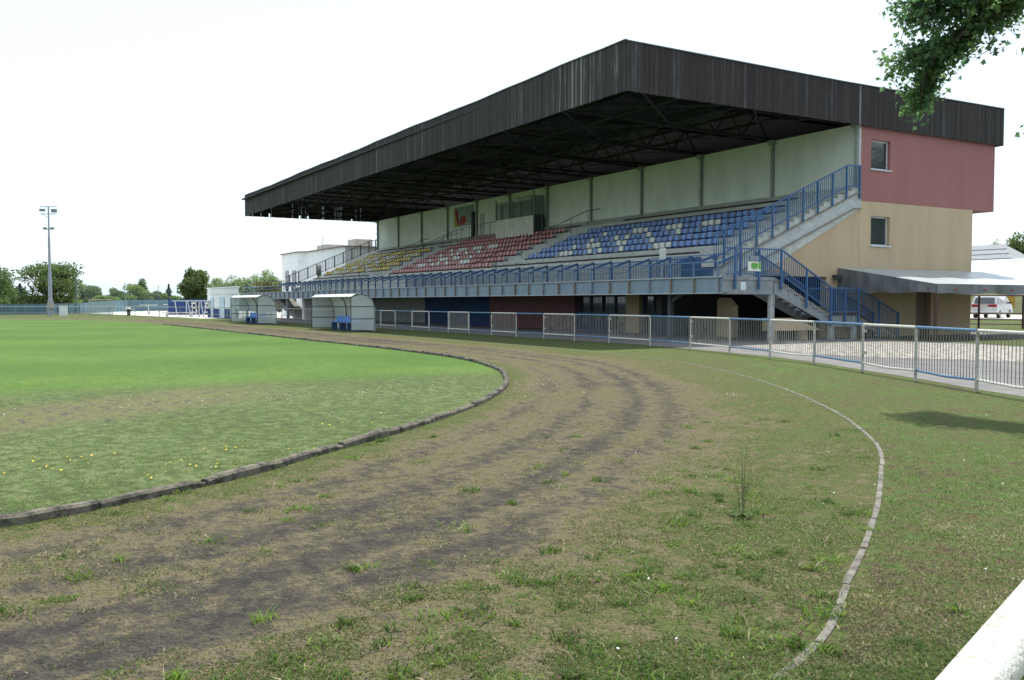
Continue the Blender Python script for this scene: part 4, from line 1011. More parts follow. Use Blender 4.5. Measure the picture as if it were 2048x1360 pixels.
b = MB(); b.box(-107, -103.4, 35.6, 37.6, RZ+.12, RZ+1.0); b.build('roof_box', 'conc_lt', ch)
b = MB(); b.box(-97.5, -95.2, 36, 38, RZ+.12, RZ+1.15); b.build('roof_box', 'conc_lt', ch)
b = MB(); b.tube((-103.6, 35.2, RZ), (-103.6, 35.2, RZ+2.0), .04, 6); b.tube((-104, 35.2, RZ+.9), (-102, 35.4, RZ+.8), .03, 5); b.build('antenna', 'steelgrey', ch)
sh = thing('storage_block', 'low white flat-roofed block with blue doors and blue painted base', 'building', (-97, 23, 0))
b = MB(); b.prism([(-103.4, 22), (-89.8, 22), (-92.5, 22.7), (-103.4, 25.2)], 'z', 0, 3.08); b.build('wall', 'wplain', sh)
b = MB(); b.prism([(-103.5, 21.9), (-89.6, 21.9), (-92.4, 22.75), (-103.5, 25.3)], 'z', 3.08, 3.2); b.box(-103.45, -89.8, 21.93, 21.997, 2.45, 2.55); b.build('roof', 'wplain', sh)
b = MB(); b.box(-103.42, -89.85, 21.97, 21.997, 0, .95); b.build('painted_base', 'mural', sh)
for x in (-101.6, -97.6, -92.9):
    b = MB(); b.box(x, x+(2.2 if x > -100 else 1.2), 21.92, 21.965, .02, 2.1); b.build('door', 'paper', sh)
mw = thing('mural_wall', 'blue wall with black and white blocky pattern behind the pergola', 'wall', (-121, 25, 0))
b = MB(); A_, B_ = Vector((-124.0, 21.5, 0)), Vector((-119.0, 28.0, 0)); d_ = (B_-A_).normalized(); n_ = Vector((d_.y, -d_.x, 0))
b.bar(A_+Vector((0, 0, 1.0)), B_+Vector((0, 0, 1.0)), .25, 2.0); b.build('wall', 'mural', mw)
b = MB(); b2 = MB()
def patch(mb_, u, v, w_, h_, off):
    p = A_+d_*u+n_*off; mb_.bar(p+Vector((0, 0, v+h_/2)), p+d_*w_+Vector((0, 0, v+h_/2)), .02, h_)
for u0 in (3.1, 4.9, 6.6):
    for (u, v, w_, h_) in ((0, 1.35, .9, .4), (0, .9, .35, .6), (.1, .8, .8, .35), (.6, .3, .35, .6), (0, .2, .8, .35)):
        patch(b2, u0+u, v, w_, h_, .15); patch(b, u0+u+.08, v+.06, w_*.5, h_*.55, .18)
b2.build('black_shapes', 'black', mw); b.build('white_shapes', 'signwhite', mw)
pg = thing('pergola', 'white timber pergola on slanted posts before the blue wall', 'pergola', (-103, 20, 0))
b = MB(); b.prism([(-105.6, 18.6), (-101.4, 21.6), (-102.9, 23.4), (-107.0, 20.6)], 'z', 1.74, 1.82); b.build('roof', 'wplain', pg)
for xa, ya, xb, yb in ((-105.0, 19.1, -105.2, 18.9), (-104.1, 19.9, -104.1, 19.9), (-103.7, 20.3, -103.9, 20.0), (-103.5, 20.4, -103.5, 20.4), (-102.9, 21.0, -102.9, 21.0), (-102.2, 21.3, -102.5, 21.1), (-102.2, 21.3, -101.9, 21.6), (-105.6, 21.2, -105.6, 21.2), (-103.4, 22.7, -103.4, 22.7)):
    b = MB(); b.bar((xa, ya, 0), (xb, yb, 1.74), .09, .09, (1, 0, 0)); b.build('post', 'wplain', pg)
def table(x, y, L, label, z=1.5):
    t = thing('standing_table', label, 'table', (x, y, 0), 'white standing tables on the paved terrace')
    b = MB(); b.box(x-.4, x+.4, y-L/2, y+L/2, z, z+.08); b.build('table_top', 'signwhite', t)
    b = MB(); b.tube((x, y, 0), (x, y, z), .07, 6); b.build('leg', 'signwhite', t)
table(-166, 25.5, 2.8, 'white standing table on one post, farther left beside the small hurdle', 1.12)
table(-162.5, 28.9, 3.2, 'white standing table on one post, nearer the pergola', 1.2)
def bench(x, y, L, label):
    t = thing('long_bench', label, 'bench', (x, y, 0), 'pale slab benches before the pergola')
    b = MB(); b.box(x-.3, x+.3, y-L/2, y+L/2, .42, .5); b.build('slab', 'conc_lt', t)
    for s_ in (-.35, .35):
        b = MB(); b.box(x-.2, x+.2, y+L*s_-.12, y+L*s_+.12, 0, .42); b.build('leg', 'conc_lt', t)
bench(-128.5, 21.0, 3.5, 'pale slab bench on blocks nearest the left standing table')
bench(-108.5, 19.9, 3.6, 'long pale slab bench in front of the pergola posts')
gl = thing('football_goal', 'small portable football goal with pale net standing behind the far fence', 'goal', (-123, 13, 0))
gA, gB = Vector((-123.6, 12.1, 0)), Vector((-122.9, 14.7, 0)); gn = Vector((-1, .1, 0))
b = MB()
for e in (gA, gB): b.tube(e, e+Vector((0, 0, 1.95)), .04, 8)
b.tube(gA+Vector((0, 0, 1.95)), gB+Vector((0, 0, 1.95)), .04, 8); b.build('goal_frame', 'polewood', gl)
b = MB(); vs = [gA+Vector((0, 0, 1.95)), gB+Vector((0, 0, 1.95)), gB+gn*.7+Vector((0, 0, 1.85)), gA+gn*.7+Vector((0, 0, 1.85)), gA+gn*1.5, gB+gn*1.5, gA, gB]
b.add(vs, [(0, 1, 2, 3), (3, 2, 5, 4), (0, 3, 4, 6), (1, 7, 5, 2)]); b.build('net', 'net', gl)
bn_ = thing('litter_bin', 'dark standing bin with a white lid beside the far fence', 'bin', (-121, 16.3, 0))
b = MB(); b.tube((-121, 16.3, 0), (-121, 16.3, .78), .20, 14, .24); b.build('drum', 'bin', bn_)
b = MB(); b.tube((-121.0, 16.2, .78), (-121.0, 16.2, 1.08), .34, 14, .31); b.build('lid', 'signwhite', bn_)
b = MB()
hA = Vector((-164, 21.6, 0)); hB = Vector((-164, 23.1, 0))
for e in (hA, hB): b.tube(e, e+Vector((0, 0, .45)), .05, 6)
b.tube(hA+Vector((0, 0, .45)), hB+Vector((0, 0, .45)), .06, 6); tag(b.build('hurdle', 'polewood', loc=tuple(hA)), 'small tubular hurdle standing on the pale paving behind the bin', 'hurdle')
tf = thing('teal_fence', 'long teal windscreen fence along the far edge of the ground', 'fence', (-150, 20, 0))
TQ = [(-134, -60, 1.4), (-134, -20, 1.4), (-133.5, 8, 1.42), (-141, 12.6, 1.5), (-157, 17.2, 1.75), (-173, 23.2, 2.05), (-172, 35, 2.1), (-170, 41, 2.2), (-150, 62, 2.2)]
for i, (p, q) in enumerate(zip(TQ, TQ[1:])):
    b = MB(); b.add([(p[0], p[1], .05), (q[0], q[1], .05), (q[0], q[1], q[2]), (p[0], p[1], p[2]), (p[0]-.05, p[1], .05), (q[0]-.05, q[1], .05), (q[0]-.05, q[1], q[2]), (p[0]-.05, p[1], p[2])], [(0, 1, 2, 3), (7, 6, 5, 4), (3, 2, 6, 7)]); b.build('screen', 'teal', tf)
    n_ = max(3, int(math.hypot(q[0]-p[0], q[1]-p[1])/2.4)) if i > 0 else 6
    for k in range(n_): b = MB(); x = p[0]+(q[0]-p[0])*k/n_+.08; y = p[1]+(q[1]-p[1])*k/n_; b.tube((x, y, 0), (x, y, p[2]+(q[2]-p[2])*k/n_+.06), .05, 5); b.build('post', 'steelgrey', tf)
nf = thing('ball_net', 'tall transparent teal ball-stop net on thin poles behind the goal', 'net', (-150, 22, 0))
NP = [((-140, 12.1), 5.2), ((-147.5, 19.4), 4.6), ((-156, 25.5), 4.4), ((-159, 31), 4.6)]
for (x, y), h in NP:
    b = MB(); b.tube((x, y, 0), (x, y, h), .05, 6); b.build('pole', 'teal', nf)
b = MB()
for ((x0, y0), h0), ((x1, y1), h1) in zip(NP, NP[1:]): b.add([(x0, y0, 0), (x1, y1, 0), (x1, y1, h1-.5), (x0, y0, h0-.1)], [(0, 1, 2, 3)])
b.build('netting', clear('ball_net', (.95, 1, 1), .03, .9), nf)

# things beneath the stair at the near end
b = MB(); b.prism([(28.6, .42), (31.4, .42), (31.2, .50), (29.6, .95), (28.6, .95)], 'x', -27.9, -27.2)
b.box(-27.8, -27.6, 28.8, 29.2, 0, .42); b.box(-27.8, -27.6, 30.6, 31.0, 0, .42)
tag(b.build('wooden_trailer_board', 'tan', loc=(-27.5, 30, 0)), 'tan wedge-shaped board on blocks lying under the lower stair', 'board')

# ------------------------------------------------------------------ vegetation
def leaf_mat(name, c1, c2, trans=.35, c3=None):
    m, n, b = new_mat(name); b.inputs['Roughness'].default_value = .6; b.inputs['Specular IOR Level'].default_value = .25
    a = N(n, 'ShaderNodeAttribute', attribute_name='tint')
    st = [(0, c2), (1, c1)] if c3 is None else [(0, c2), (.6, c1), (1, c3)]
    c = ramp(n, a.outputs['Fac'], st); n.links.new(c, b.inputs['Base Color'])
    tr = N(n, 'ShaderNodeBsdfTranslucent'); hs_ = N(n, 'ShaderNodeHueSaturation'); hs_.inputs['Value'].default_value = 1.5; hs_.inputs['Saturation'].default_value = 1.1
    n.links.new(c, hs_.inputs['Color']); n.links.new(hs_.outputs[0], tr.inputs[0])
    mx = N(n, 'ShaderNodeMixShader'); mx.inputs[0].default_value = trans; n.links.new(b.outputs[0], mx.inputs[1]); n.links.new(tr.outputs[0], mx.inputs[2])
    n.links.new(mx.outputs[0], n.nodes['Material Output'].inputs[0]); return m
M['leaf_d'] = leaf_mat('dark_leaves', (.135, .185, .06), (.055, .085, .04), .5)  # leaf colours of the far trees lightened in place of haze and glare
M['leaf_m'] = leaf_mat('mid_leaves', (.15, .21, .08), (.07, .11, .055), .5)
M['leaf_l'] = leaf_mat('light_leaves', (.18, .25, .07), (.09, .14, .04), .5)
M['leaf_p'] = leaf_mat('pale_leaves', (.24, .30, .14), (.14, .20, .10), .5)
M['leaf_y'] = leaf_mat('olive_leaves', (.20, .19, .035), (.08, .09, .025), .3)
M['leaf_c'] = leaf_mat('needle_leaves', (.075, .11, .06), (.035, .06, .04), .3)
M['maple'] = leaf_mat('maple_leaves', (.11, .19, .09), (.055, .11, .07), .6, (.2, .28, .07))
M['blade'] = leaf_mat('grass_blades', (.085, .145, .030), (.035, .065, .018), .45, (.16, .24, .06))
M['straw'] = leaf_mat('dry_blades', (.19, .155, .08), (.07, .06, .035), .15, (.36, .31, .19))
def leaf_cloud(name, C, s, mat_, tint, rg, parent, off, quad=True, flat=0.0):
    n_ = len(C)
    u = rg.normal(size=(n_, 3)); u /= np.linalg.norm(u, axis=1)[:, None]
    v = np.cross(u, rg.normal(size=(n_, 3))); v /= np.linalg.norm(v, axis=1)[:, None]
    if flat: 
        nn = np.cross(u, v); 
    sz = (s*rg.uniform(.6, 1.3, n_))[:, None]
    V_ = np.stack([C-u*sz, C-v*sz*.6, C+u*sz, C+v*sz*.6], 1).reshape(-1, 3)-np.array(off)
    F_ = np.arange(4*n_).reshape(-1, 4)
    o = raw(name, V_, F_, [mat_], {'tint': np.repeat(tint, 4)}); o.parent = parent; return o
def tree(x, y, h, r, kind, label, k):
    rg = np.random.default_rng(k+50)
    nm = {'c': 'conifer_tree', 'l': 'bush', 'y': 'bush'}.get(kind, 'tree')
    t = thing(nm, label, 'bush' if nm == 'bush' else 'tree', (x, y, 0), 'trees and bushes beyond the ground')
    b = MB(); th = h*.55
    b.tube((x, y, 0), (x+.1, y, th), max(.12, h*.028), 7, max(.06, h*.015))
    for a in range(4): an = a*1.6+k; b.tube((x+.05, y, th*.6), (x+math.cos(an)*r*.5, y+math.sin(an)*r*.5, h*.72), h*.012, 5, h*.005)
    b.build('trunk', 'barkd', t)
    n_ = {'d': 11000, 'a': 3600, 'c': 2000, 'l': 3400, 'p': 3400, 'y': 2400, 'd2': 3600}[kind]
    sz = {'d': .20, 'a': .17, 'c': .13, 'l': .19, 'p': .17, 'y': .19, 'd2': .19}[kind]
    if kind == 'c':
        z = rg.uniform(.08, 1, n_)*h; rad = r*(1-z/h)**.8*rg.uniform(.2, 1, n_)*(1+.35*np.sin(z*5+k)); an = rg.uniform(0, 6.283, n_)
        C = np.c_[x+rad*np.cos(an), y+rad*np.sin(an), z]; tint = rg.uniform(0, 1, n_)
    else:
        nl = {'d': 34, 'a': 14, 'l': 16, 'p': 14, 'y': 12, 'd2': 16}[kind]; low = .08 if kind in 'ldy' or kind == 'd2' else .25
        L_ = []
        for i in range(nl):
            zf = rg.uniform(low+.08, .86); wr = math.sqrt(max(.05, 1-((zf-.45)/.55)**2)); an = rg.uniform(0, 6.283); rr = r*wr*rg.uniform(.2, .78)
            L_.append((x+rr*math.cos(an), y+rr*math.sin(an), zf*h, r*rg.uniform(.30, .46), h*rg.uniform(.11, .18), rg.uniform(0, .45)))
        L_ = np.array(L_); pick = rg.integers(0, nl, n_); P = L_[pick]
        d = rg.normal(size=(n_, 3)); d /= np.linalg.norm(d, axis=1)[:, None]; q = rg.uniform(.15, 1.08, n_)**.6
        C = P[:, :3]+d*q[:, None]*np.c_[P[:, 3], P[:, 3], P[:, 4]]
        C[:, 2] = np.clip(C[:, 2], .1, None); tint = np.clip(P[:, 5]+rg.uniform(0, .6, n_), 0, 1)
    mm = {'d': 'leaf_d', 'a': 'leaf_m', 'c': 'leaf_c', 'l': 'leaf_l', 'p': 'leaf_p', 'y': 'leaf_y', 'd2': 'leaf_m'}[kind]
    leaf_cloud('crown', C, sz, mm, tint, rg, t, (x, y, 0))
TREES = [(-150.0, 2.3, 7.3, 4.1, 'a', 'grey-green tree cut off by the left edge of the photo'), (-159.7, 9.8, 7.9, 6.4, 'd', 'broad dark round tree right behind the floodlight mast'),
 (-164.9, 6.2, 4.6, 2.7, 'c', 'dark ragged conifer just left of the broad round tree'), (-174.9, 5.2, 5.9, 2.9, 'a', 'small tree between the left-edge tree and the conifer'),
 (-171.4, 14.4, 5.3, 1.2, 'c', 'slim conifer just right of the broad round tree'), (-173.3, 15.8, 5.4, .9, 'c', 'thinnest spiky conifer, right of the slim one'),
 (-174.2, 17.1, 5.0, 2.9, 'd2', 'rounded green tree right of the slim conifers'), (-170.0, 18.7, 3.0, 2.8, 'l', 'low light green bush behind the football goal'),
 (-178.7, 21.4, 4.3, 2.0, 'a', 'small distant tree behind the bright bushes'), (-176.6, 22.9, 3.5, 3.4, 'l', 'wide bright green bush left of the dark litter bin'),
 (-180.2, 25.5, 5.0, 3.4, 'l', 'tall bright green bush above the litter bin'), (-183.0, 27.2, 6.0, 1.8, 'a', 'narrow tree rising out of the bright bushes'),
 (-178.9, 28.2, 4.0, 2.4, 'd2', 'darker rounded bush left of the standing tables'), (-180.6, 29.8, 3.8, 2.0, 'l', 'light green bush behind the left standing table'),
 (-181.3, 31.5, 5.1, 1.3, 'c', 'lone conifer behind the standing tables'), (-178.4, 32.1, 3.0, 2.0, 'l', 'yellow-green bush at the left of the dark pointed tree'),
 (-147.1, 29.5, 6.9, 2.6, 'd', 'dark pointed tree above the blue mural wall'), (-176.3, 37.4, 4.6, 2.3, 'a', 'green tree just right of the dark pointed tree'),
 (-185.3, 41.8, 6.7, 3.6, 'p', 'pale tree above the left end of the storage block'), (-184.6, 45.0, 7.1, 3.6, 'p', 'pale tree above the middle of the storage block'),
 (-183.8, 48.1, 7.5, 3.6, 'p', 'pale tree above the right end of the storage block'), (-173.4, 48.4, 7.9, 3.0, 'p', 'tall pale tree touching the clubhouse corner'),
 (-125.4, 34.4, 4.9, 2.3, 'y', 'olive-yellow rounded bush beside the clubhouse corner'), (-144.1, 41.7, 6.1, 2.1, 'p', 'pale tree immediately left of the clubhouse wall'),
 (-166.6, 11.9, 2.8, 5.0, 'l', 'low light hedge at the foot of the broad round tree'), (-167.8, 7.7, 2.8, 5.5, 'd2', 'low green hedge left of the floodlight mast'),
 (-165.0, 3.7, 2.4, 3.6, 'l', 'low light bush near the left edge behind the teal fence'), (-98.6, 162.4, 14.0, 3.6, 'a', 'mid green tree behind the grey tiled roof'),
 (-81.3, 137.8, 12.5, 3.1, 'd', 'dark tree at the right edge above the bright roof'), (-105.6, 169.9, 13.4, 2.9, 'l', 'light green treetop right of the grey roof ridge'),
 (-160.0, -1.9, 5.5, 4.4, 'd2', 'tree outside the left edge of the photo'), (-93, 165, 14.5, 3.6, 'd2', 'tall green tree between the grey roof and the dark tree'),
 (4, 80, 19, 7.5, 'd', 'large tree beyond the right edge, mirrored in the upper window'), (-8, 66, 13, 5.0, 'd2', 'smaller tree beyond the right edge, mirrored in the lower window')]
for k, (x, y, h, r, kd, lb) in enumerate(TREES): tree(x, y, h, r, kd, lb, k)

# the maple whose branches hang into the picture at the upper right
mt = thing('maple_tree', 'maple tree whose leafy branch hangs into the upper right corner', 'tree', (-1.82, 18.85, 0))
rg = np.random.default_rng(11); br_ = MB()
base = Vector((-1.4, 14.5, 0)); tb = Vector((-1.82, 18.85, 0))
br_.tube(tb, tb+Vector((-.1, -.1, 4.6)), .30, 12, .23); br_.tube(tb+Vector((-.1, -.1, 4.6)), tb+Vector((-.4, -.4, 10)), .23, 10, .12)
for an, z0, ln, dz in ((0.3, 3.6, 3.6, 2.4), (1.6, 4.0, 3.4, 2.6), (2.8, 4.6, 3.0, 2.8), (-1.0, 4.4, 3.2, 2.6), (0.9, 5.6, 2.8, 2.4)):
    br_.tube(tb+Vector((-.15, -.15, z0*1.2)), tb+Vector((math.cos(an)*ln, math.sin(an)*ln, z0*1.2+dz)), .09, 8, .03)
leafC = []; leafT = []
KB = 1.3
def sc(p): return Vector((p[0]*KB, p[1]*KB, 1.6+(p[2]-1.6)*KB))
def limb(pts, r0, r1, nt, spread, dens, rg):
    P = [sc(p) for p in pts]; spread = spread*KB
    for i, (p, q) in enumerate(zip(P, P[1:])):
        f0, f1 = i/(len(P)-1), (i+1)/(len(P)-1); br_.tube(p, q, r0+(r1-r0)*f0, 7, r0+(r1-r0)*f1, cap=False)
    for k in range(nt):
        f = rg.uniform(.05, 1)*(len(P)-1); i = min(int(f), len(P)-2); e = P[i].lerp(P[i+1], f-i)
        d = Vector(rg.normal(size=3)*np.array([1, 1, .55])).normalized()*spread*rg.uniform(.35, 1); d.z -= spread*.25
        m_ = e+d*.55+Vector((0, 0, .03)); t_ = e+d; br_.tube(e, m_, .008, 5, .005, cap=False); br_.tube(m_, t_, .005, 4, .003, cap=False)
        tn = rg.uniform(0, .55)
        for q_ in range(dens):
            g_ = rg.uniform(.15, 1.05); c = e.lerp(t_, g_)+Vector(rg.normal(size=3)*.085); leafC.append(c); leafT.append(min(1, tn+rg.uniform(0, .45)))
limb([(-1.6, 14.3, 4.6), (-3.6, 12.4, 5.7), (-5.3, 11.0, 5.6), (-6.5, 10.35, 5.05), (-7.1, 10.1, 4.55), (-7.45, 10.2, 4.0)], .09, .012, 10, .5, 10, rg)
limb([(-5.3, 11.0, 5.6), (-6.2, 10.6, 5.35), (-6.9, 10.25, 5.15), (-7.45, 10.05, 5.1)], .04, .01, 115, .5, 13, rg)
limb([(-6.0, 10.6, 5.4), (-6.6, 10.35, 5.0), (-7.15, 10.2, 4.72), (-7.5, 10.05, 4.62)], .03, .008, 115, .42, 13, rg)
limb([(-6.3, 10.5, 5.2), (-6.8, 10.35, 4.8), (-7.2, 10.25, 4.45), (-7.45, 10.25, 4.15)], .03, .008, 80, .30, 14, rg)
limb([(-7.2, 10.25, 4.5), (-7.42, 10.28, 4.2), (-7.5, 10.3, 4.02)], .012, .004, 26, .22, 10, rg)
limb([(-5.4, 10.9, 5.7), (-6.0, 10.4, 5.35), (-6.45, 10.2, 5.1)], .03, .01, 110, .42, 15, rg)
limb([(-6.3, 10.2, 5.1), (-6.42, 10.25, 4.75), (-6.5, 10.3, 4.5)], .012, .004, 11, .22, 8, rg)
limb([(-6.2, 10.4, 5.5), (-6.8, 10.15, 5.35), (-7.35, 10.0, 5.3)], .02, .008, 110, .42, 14, rg)
limb([(-6.0, 9.9, 5.3), (-6.1, 9.85, 4.98)], .01, .004, 8, .16, 7, rg)
limb([(-5.6, 10.1, 4.6), (-5.85, 10.1, 4.32)], .01, .004, 10, .16, 8, rg)
limb([(-5.5, 10.1, 3.5), (-5.9, 10.2, 3.42)], .01, .004, 8, .16, 7, rg)
# main crown outside the frame
for k in range(20):
    an = rg.uniform(0, 6.283); rr = rg.uniform(.6, 3.2); z = rg.uniform(5.0, 9.6); c = base+Vector((rr*math.cos(an)+.6, rr*math.sin(an)+.8, z))
    if c.x < -3.4: c.x = -3.4+rg.uniform(0, 1)
    limb([base+Vector((-.2, -.2, z-1.5)), c], .03, .01, 16, .8, 14, rg)
tk = br_.build('trunk', 'barkd', mt)
C = np.array([tuple(c) for c in leafC]); n_ = len(C)
u = rg.normal(size=(n_, 3)); u[:, 2] *= .55; u /= np.linalg.norm(u, axis=1)[:, None]; w_ = rg.normal(size=(n_, 3)); v = np.cross(u, w_); v /= np.linalg.norm(v, axis=1)[:, None]
sz = rg.uniform(.036, .060, n_)
SH = np.array([(-1, 0), (-.35, .42), (-.45, .95), (.25, .55), (1.05, 0), (.25, -.55), (-.45, -.95), (-.35, -.42)])*1.0
nn_ = np.cross(u, v)
V_ = (C[:, None, :]+sz[:, None, None]*(SH[None, :, 0, None]*u[:, None, :]+SH[None, :, 1, None]*v[:, None, :]+(np.abs(SH[None, :, 1, None])*.25)*nn_[:, None, :])).reshape(-1, 3)
F_ = np.arange(8*n_).reshape(-1, 8)
o = raw('leaves', V_-np.array([-1.82, 18.85, 0]), F_, ['maple'], {'tint': np.repeat(np.array(leafT), 8)}); o.parent = mt

# grass: real blades, denser where the turf is green and sparse on the worn lanes
def blades(n_, sampler, h, wdt, name, mats, label, straw_p, lean=.5, seed=1, flat=1.0, up=1.0):
    rg = np.random.default_rng(seed)
    P, keep_t, hs_, isS = sampler(n_, rg)
    n_ = len(P)
    an = rg.uniform(0, 6.283, n_); d = np.c_[np.cos(an), np.sin(an)]; a2 = rg.uniform(0, 6.283, n_); le = rg.uniform(.1, 1, n_)*lean
    hh = h*hs_*rg.uniform(.5, 1.4, n_); wd = wdt*rg.uniform(.6, 1.4, n_)
    b0 = np.c_[P[:, 0]-d[:, 0]*wd, P[:, 1]-d[:, 1]*wd, P[:, 2]]; b1 = np.c_[P[:, 0]+d[:, 0]*wd, P[:, 1]+d[:, 1]*wd, P[:, 2]]
    L = np.c_[np.cos(a2), np.sin(a2)]*((.35+le)*hh*flat)[:, None]; hh = hh*up
    m0 = np.c_[P[:, 0]+L[:, 0]*.35-d[:, 0]*wd*.8, P[:, 1]+L[:, 1]*.35-d[:, 1]*wd*.8, P[:, 2]+hh*.6]; m1 = np.c_[P[:, 0]+L[:, 0]*.35+d[:, 0]*wd*.8, P[:, 1]+L[:, 1]*.35+d[:, 1]*wd*.8, P[:, 2]+hh*.6]
    tp = np.c_[P[:, 0]+L[:, 0], P[:, 1]+L[:, 1], P[:, 2]+hh*(1-.3*le)]
    V_ = np.stack([b0, b1, m1, m0, tp], 1).reshape(-1, 3); a = np.arange(n_)*5
    F_ = np.concatenate([np.c_[a, a+1, a+2], np.c_[a, a+2, a+3], np.c_[a+3, a+2, a+4]])
    mi = np.concatenate([isS, isS, isS]).astype(int)
    o = raw(name, V_, F_, mats, {'tint': np.repeat(keep_t, 5)}, mi=mi); o['label'] = label; o['category'] = 'grass'; o['kind'] = 'stuff'; return o
def vnoise(x, y, s, seed):
    rg_ = np.random.default_rng(seed); G = rg_.uniform(0, 1, (256, 256)); X = x*s+100; Y_ = y*s+100
    xi, yi = np.floor(X).astype(int), np.floor(Y_).astype(int); fx_, fy_ = X-xi, Y_-yi; fx_ = fx_*fx_*(3-2*fx_); fy_ = fy_*fy_*(3-2*fy_)
    g = lambda a, b_: G[a % 256, b_ % 256]
    return (g(xi, yi)*(1-fx_)+g(xi+1, yi)*fx_)*(1-fy_)+(g(xi, yi+1)*(1-fx_)+g(xi+1, yi+1)*fx_)*fy_
Wf = W.ravel(); Vf = V[:, :, :2].reshape(-1, 2)
# coarse lookup grid over the near area: zone (0 outer grass, 1 infield, 2 track) and wear
GX0, GX1, GY0, GY1, GS = -24., 2., -6., 20., .10
gx = np.arange(GX0, GX1, GS); gy = np.arange(GY0, GY1, GS)
zone = np.zeros((len(gx), len(gy)), int); wear = np.full((len(gx), len(gy)), .4)
def inside(poly, X, Y_):
    r = np.zeros(X.shape, bool); n_ = len(poly)
    for i in range(n_):
        x0, y0 = poly[i]; x1, y1 = poly[(i+1) % n_]
        c = ((y0 > Y_) != (y1 > Y_)); xx = (x1-x0)*(Y_-y0)/((y1-y0) if y1 != y0 else 1e-9)+x0; r ^= c & (X < xx)
    return r
GXX, GYY = np.meshgrid(gx, gy, indexing='ij')
ip = [tuple(p) for p in inn[::3]]+[(-104, -70), (-8.2, -70)]; op = [tuple(p) for p in out[::3]]+[(-108, -70), (-2.6, -70)]
I_ = inside(ip, GXX, GYY); O_ = inside(op, GXX, GYY)
zone[O_] = 2; zone[I_] = 1
sel = (Vf[:, 0] > GX0) & (Vf[:, 0] < GX1) & (Vf[:, 1] > GY0) & (Vf[:, 1] < GY1)
ci = ((Vf[sel, 0]-GX0)/GS).astype(int); cj = ((Vf[sel, 1]-GY0)/GS).astype(int)
ws = np.full(zone.shape, np.nan); ws[ci, cj] = Wf[sel]
for _ in range(12):
    nanm = np.isnan(ws)
    if not nanm.any(): break
    acc = np.zeros_like(ws); cnt = np.zeros_like(ws)
    for dx, dy in ((1, 0), (-1, 0), (0, 1), (0, -1)):
        sh_ = np.roll(np.roll(ws, dx, 0), dy, 1); ok = ~np.isnan(sh_); acc[ok] += sh_[ok]; cnt[ok] += 1
    fill = nanm & (cnt > 0); ws[fill] = acc[fill]/cnt[fill]
ws[np.isnan(ws)] = .4
FX, FY = fwd.x/math.hypot(fwd.x, fwd.y), fwd.y/math.hypot(fwd.x, fwd.y)
def sample_near(r0, r1):
    def f(n_, rg):
        an = math.atan2(FY, FX)+rg.uniform(-.66, .66, n_)
        rr = 1/(rg.uniform(1/r1, 1/r0, n_))**1.0            # density falls off with distance
        x, y = rr*np.cos(an), rr*np.sin(an)
        ok = (x > GX0) & (x < GX1-.1) & (y > GY0) & (y < GY1-.1); x, y, rr = x[ok], y[ok], rr[ok]
        i, j = ((x-GX0)/GS).astype(int), ((y-GY0)/GS).astype(int); z_ = zone[i, j]; w_ = ws[i, j]
        cl = vnoise(x, y, 2.2, 1)*.5+vnoise(x, y, 7., 2)*.5; lowf = vnoise(x, y, .6, 3)
        p = np.where(z_ == 0, .95, np.where(z_ == 1, .95, np.clip(w_*1.5+.06, .03, .85)))
        p = p*np.where(z_ == 2, (cl > .50)*1.4+.28, .45+.75*cl)
        fy_ = np.interp(x, [-18, -8.9, -6.9], [20, 15.0, 13.8])
        p = np.where((y > fy_-.4), 0, p)
        k = rg.uniform(0, 1, len(x)) < p; x, y, rr, z_, w_, cl, lowf = x[k], y[k], rr[k], z_[k], w_[k], cl[k], lowf[k]
        bare = (z_ == 1) & (np.abs(x+y*.62+12.9) < 1.6) & (y < 5)
        sp = np.where(z_ == 2, np.clip(.78-w_*1.1+.3*(lowf-.5), .22, .85), np.where(bare, .7, np.where(z_ == 0, .22+.55*np.clip((lowf-.45)*4, 0, 1), .16+.3*np.clip((lowf-.5)*4, 0, 1))))
        isS = rg.uniform(0, 1, len(x)) < sp
        hs_ = np.where(isS, .8, 1.0)*np.where(z_ == 2, .75, np.where(z_ == 1, .9, .85))*(.6+.9*cl)*(1+rr/30)
        t = np.clip(rg.uniform(0, .8, len(x))+.7*(cl-.45), 0, 1)
        return np.c_[x, y, np.full(len(x), .004)], t, hs_, isS
    return f
blades(900000, sample_near(2.6, 24), .021, .0026, 'grass', ['blade', 'straw'], 'short green and dry grass blades growing over the near ground', .3, 1.0, 3, 1.1, .55)
# broad-leaved weeds and coarse tufts on the outer half of the track
rgw = np.random.default_rng(21)
def sample_tufts(n_, rg):
    X_, Y2, T_, H_ = [], [], [], []
    for k in range(320):
        while True:
            an = math.atan2(FY, FX)+rg.uniform(-.5, .55); rr = 1/rg.uniform(1/13., 1/3.3); x, y = rr*math.cos(an), rr*math.sin(an)
            if not (GX0 < x < GX1-.2 and GY0 < y < GY1-.2): continue
            i, j = int((x-GX0)/GS), int((y-GY0)/GS)
            if zone[i, j] == 2 and rg.uniform() < ws[i, j]*1.6+.02: break
            if zone[i, j] == 0 and rg.uniform() < .12: break
        m_ = int(rg.uniform(14, 60)); s_ = rg.uniform(.02, .075); hh = rg.uniform(.6, 1.9)
        X_.append(x+rg.normal(0, s_, m_)); Y2.append(y+rg.normal(0, s_, m_)); T_.append(np.clip(rg.uniform(.3, 1.0)+rg.uniform(-.2, .2, m_), 0, 1)); H_.append(np.full(m_, hh))
    x = np.concatenate(X_); y = np.concatenate(Y2)
    return np.c_[x, y, np.full(len(x), .004)], np.concatenate(T_), np.concatenate(H_), rg.uniform(0, 1, len(x)) < .10
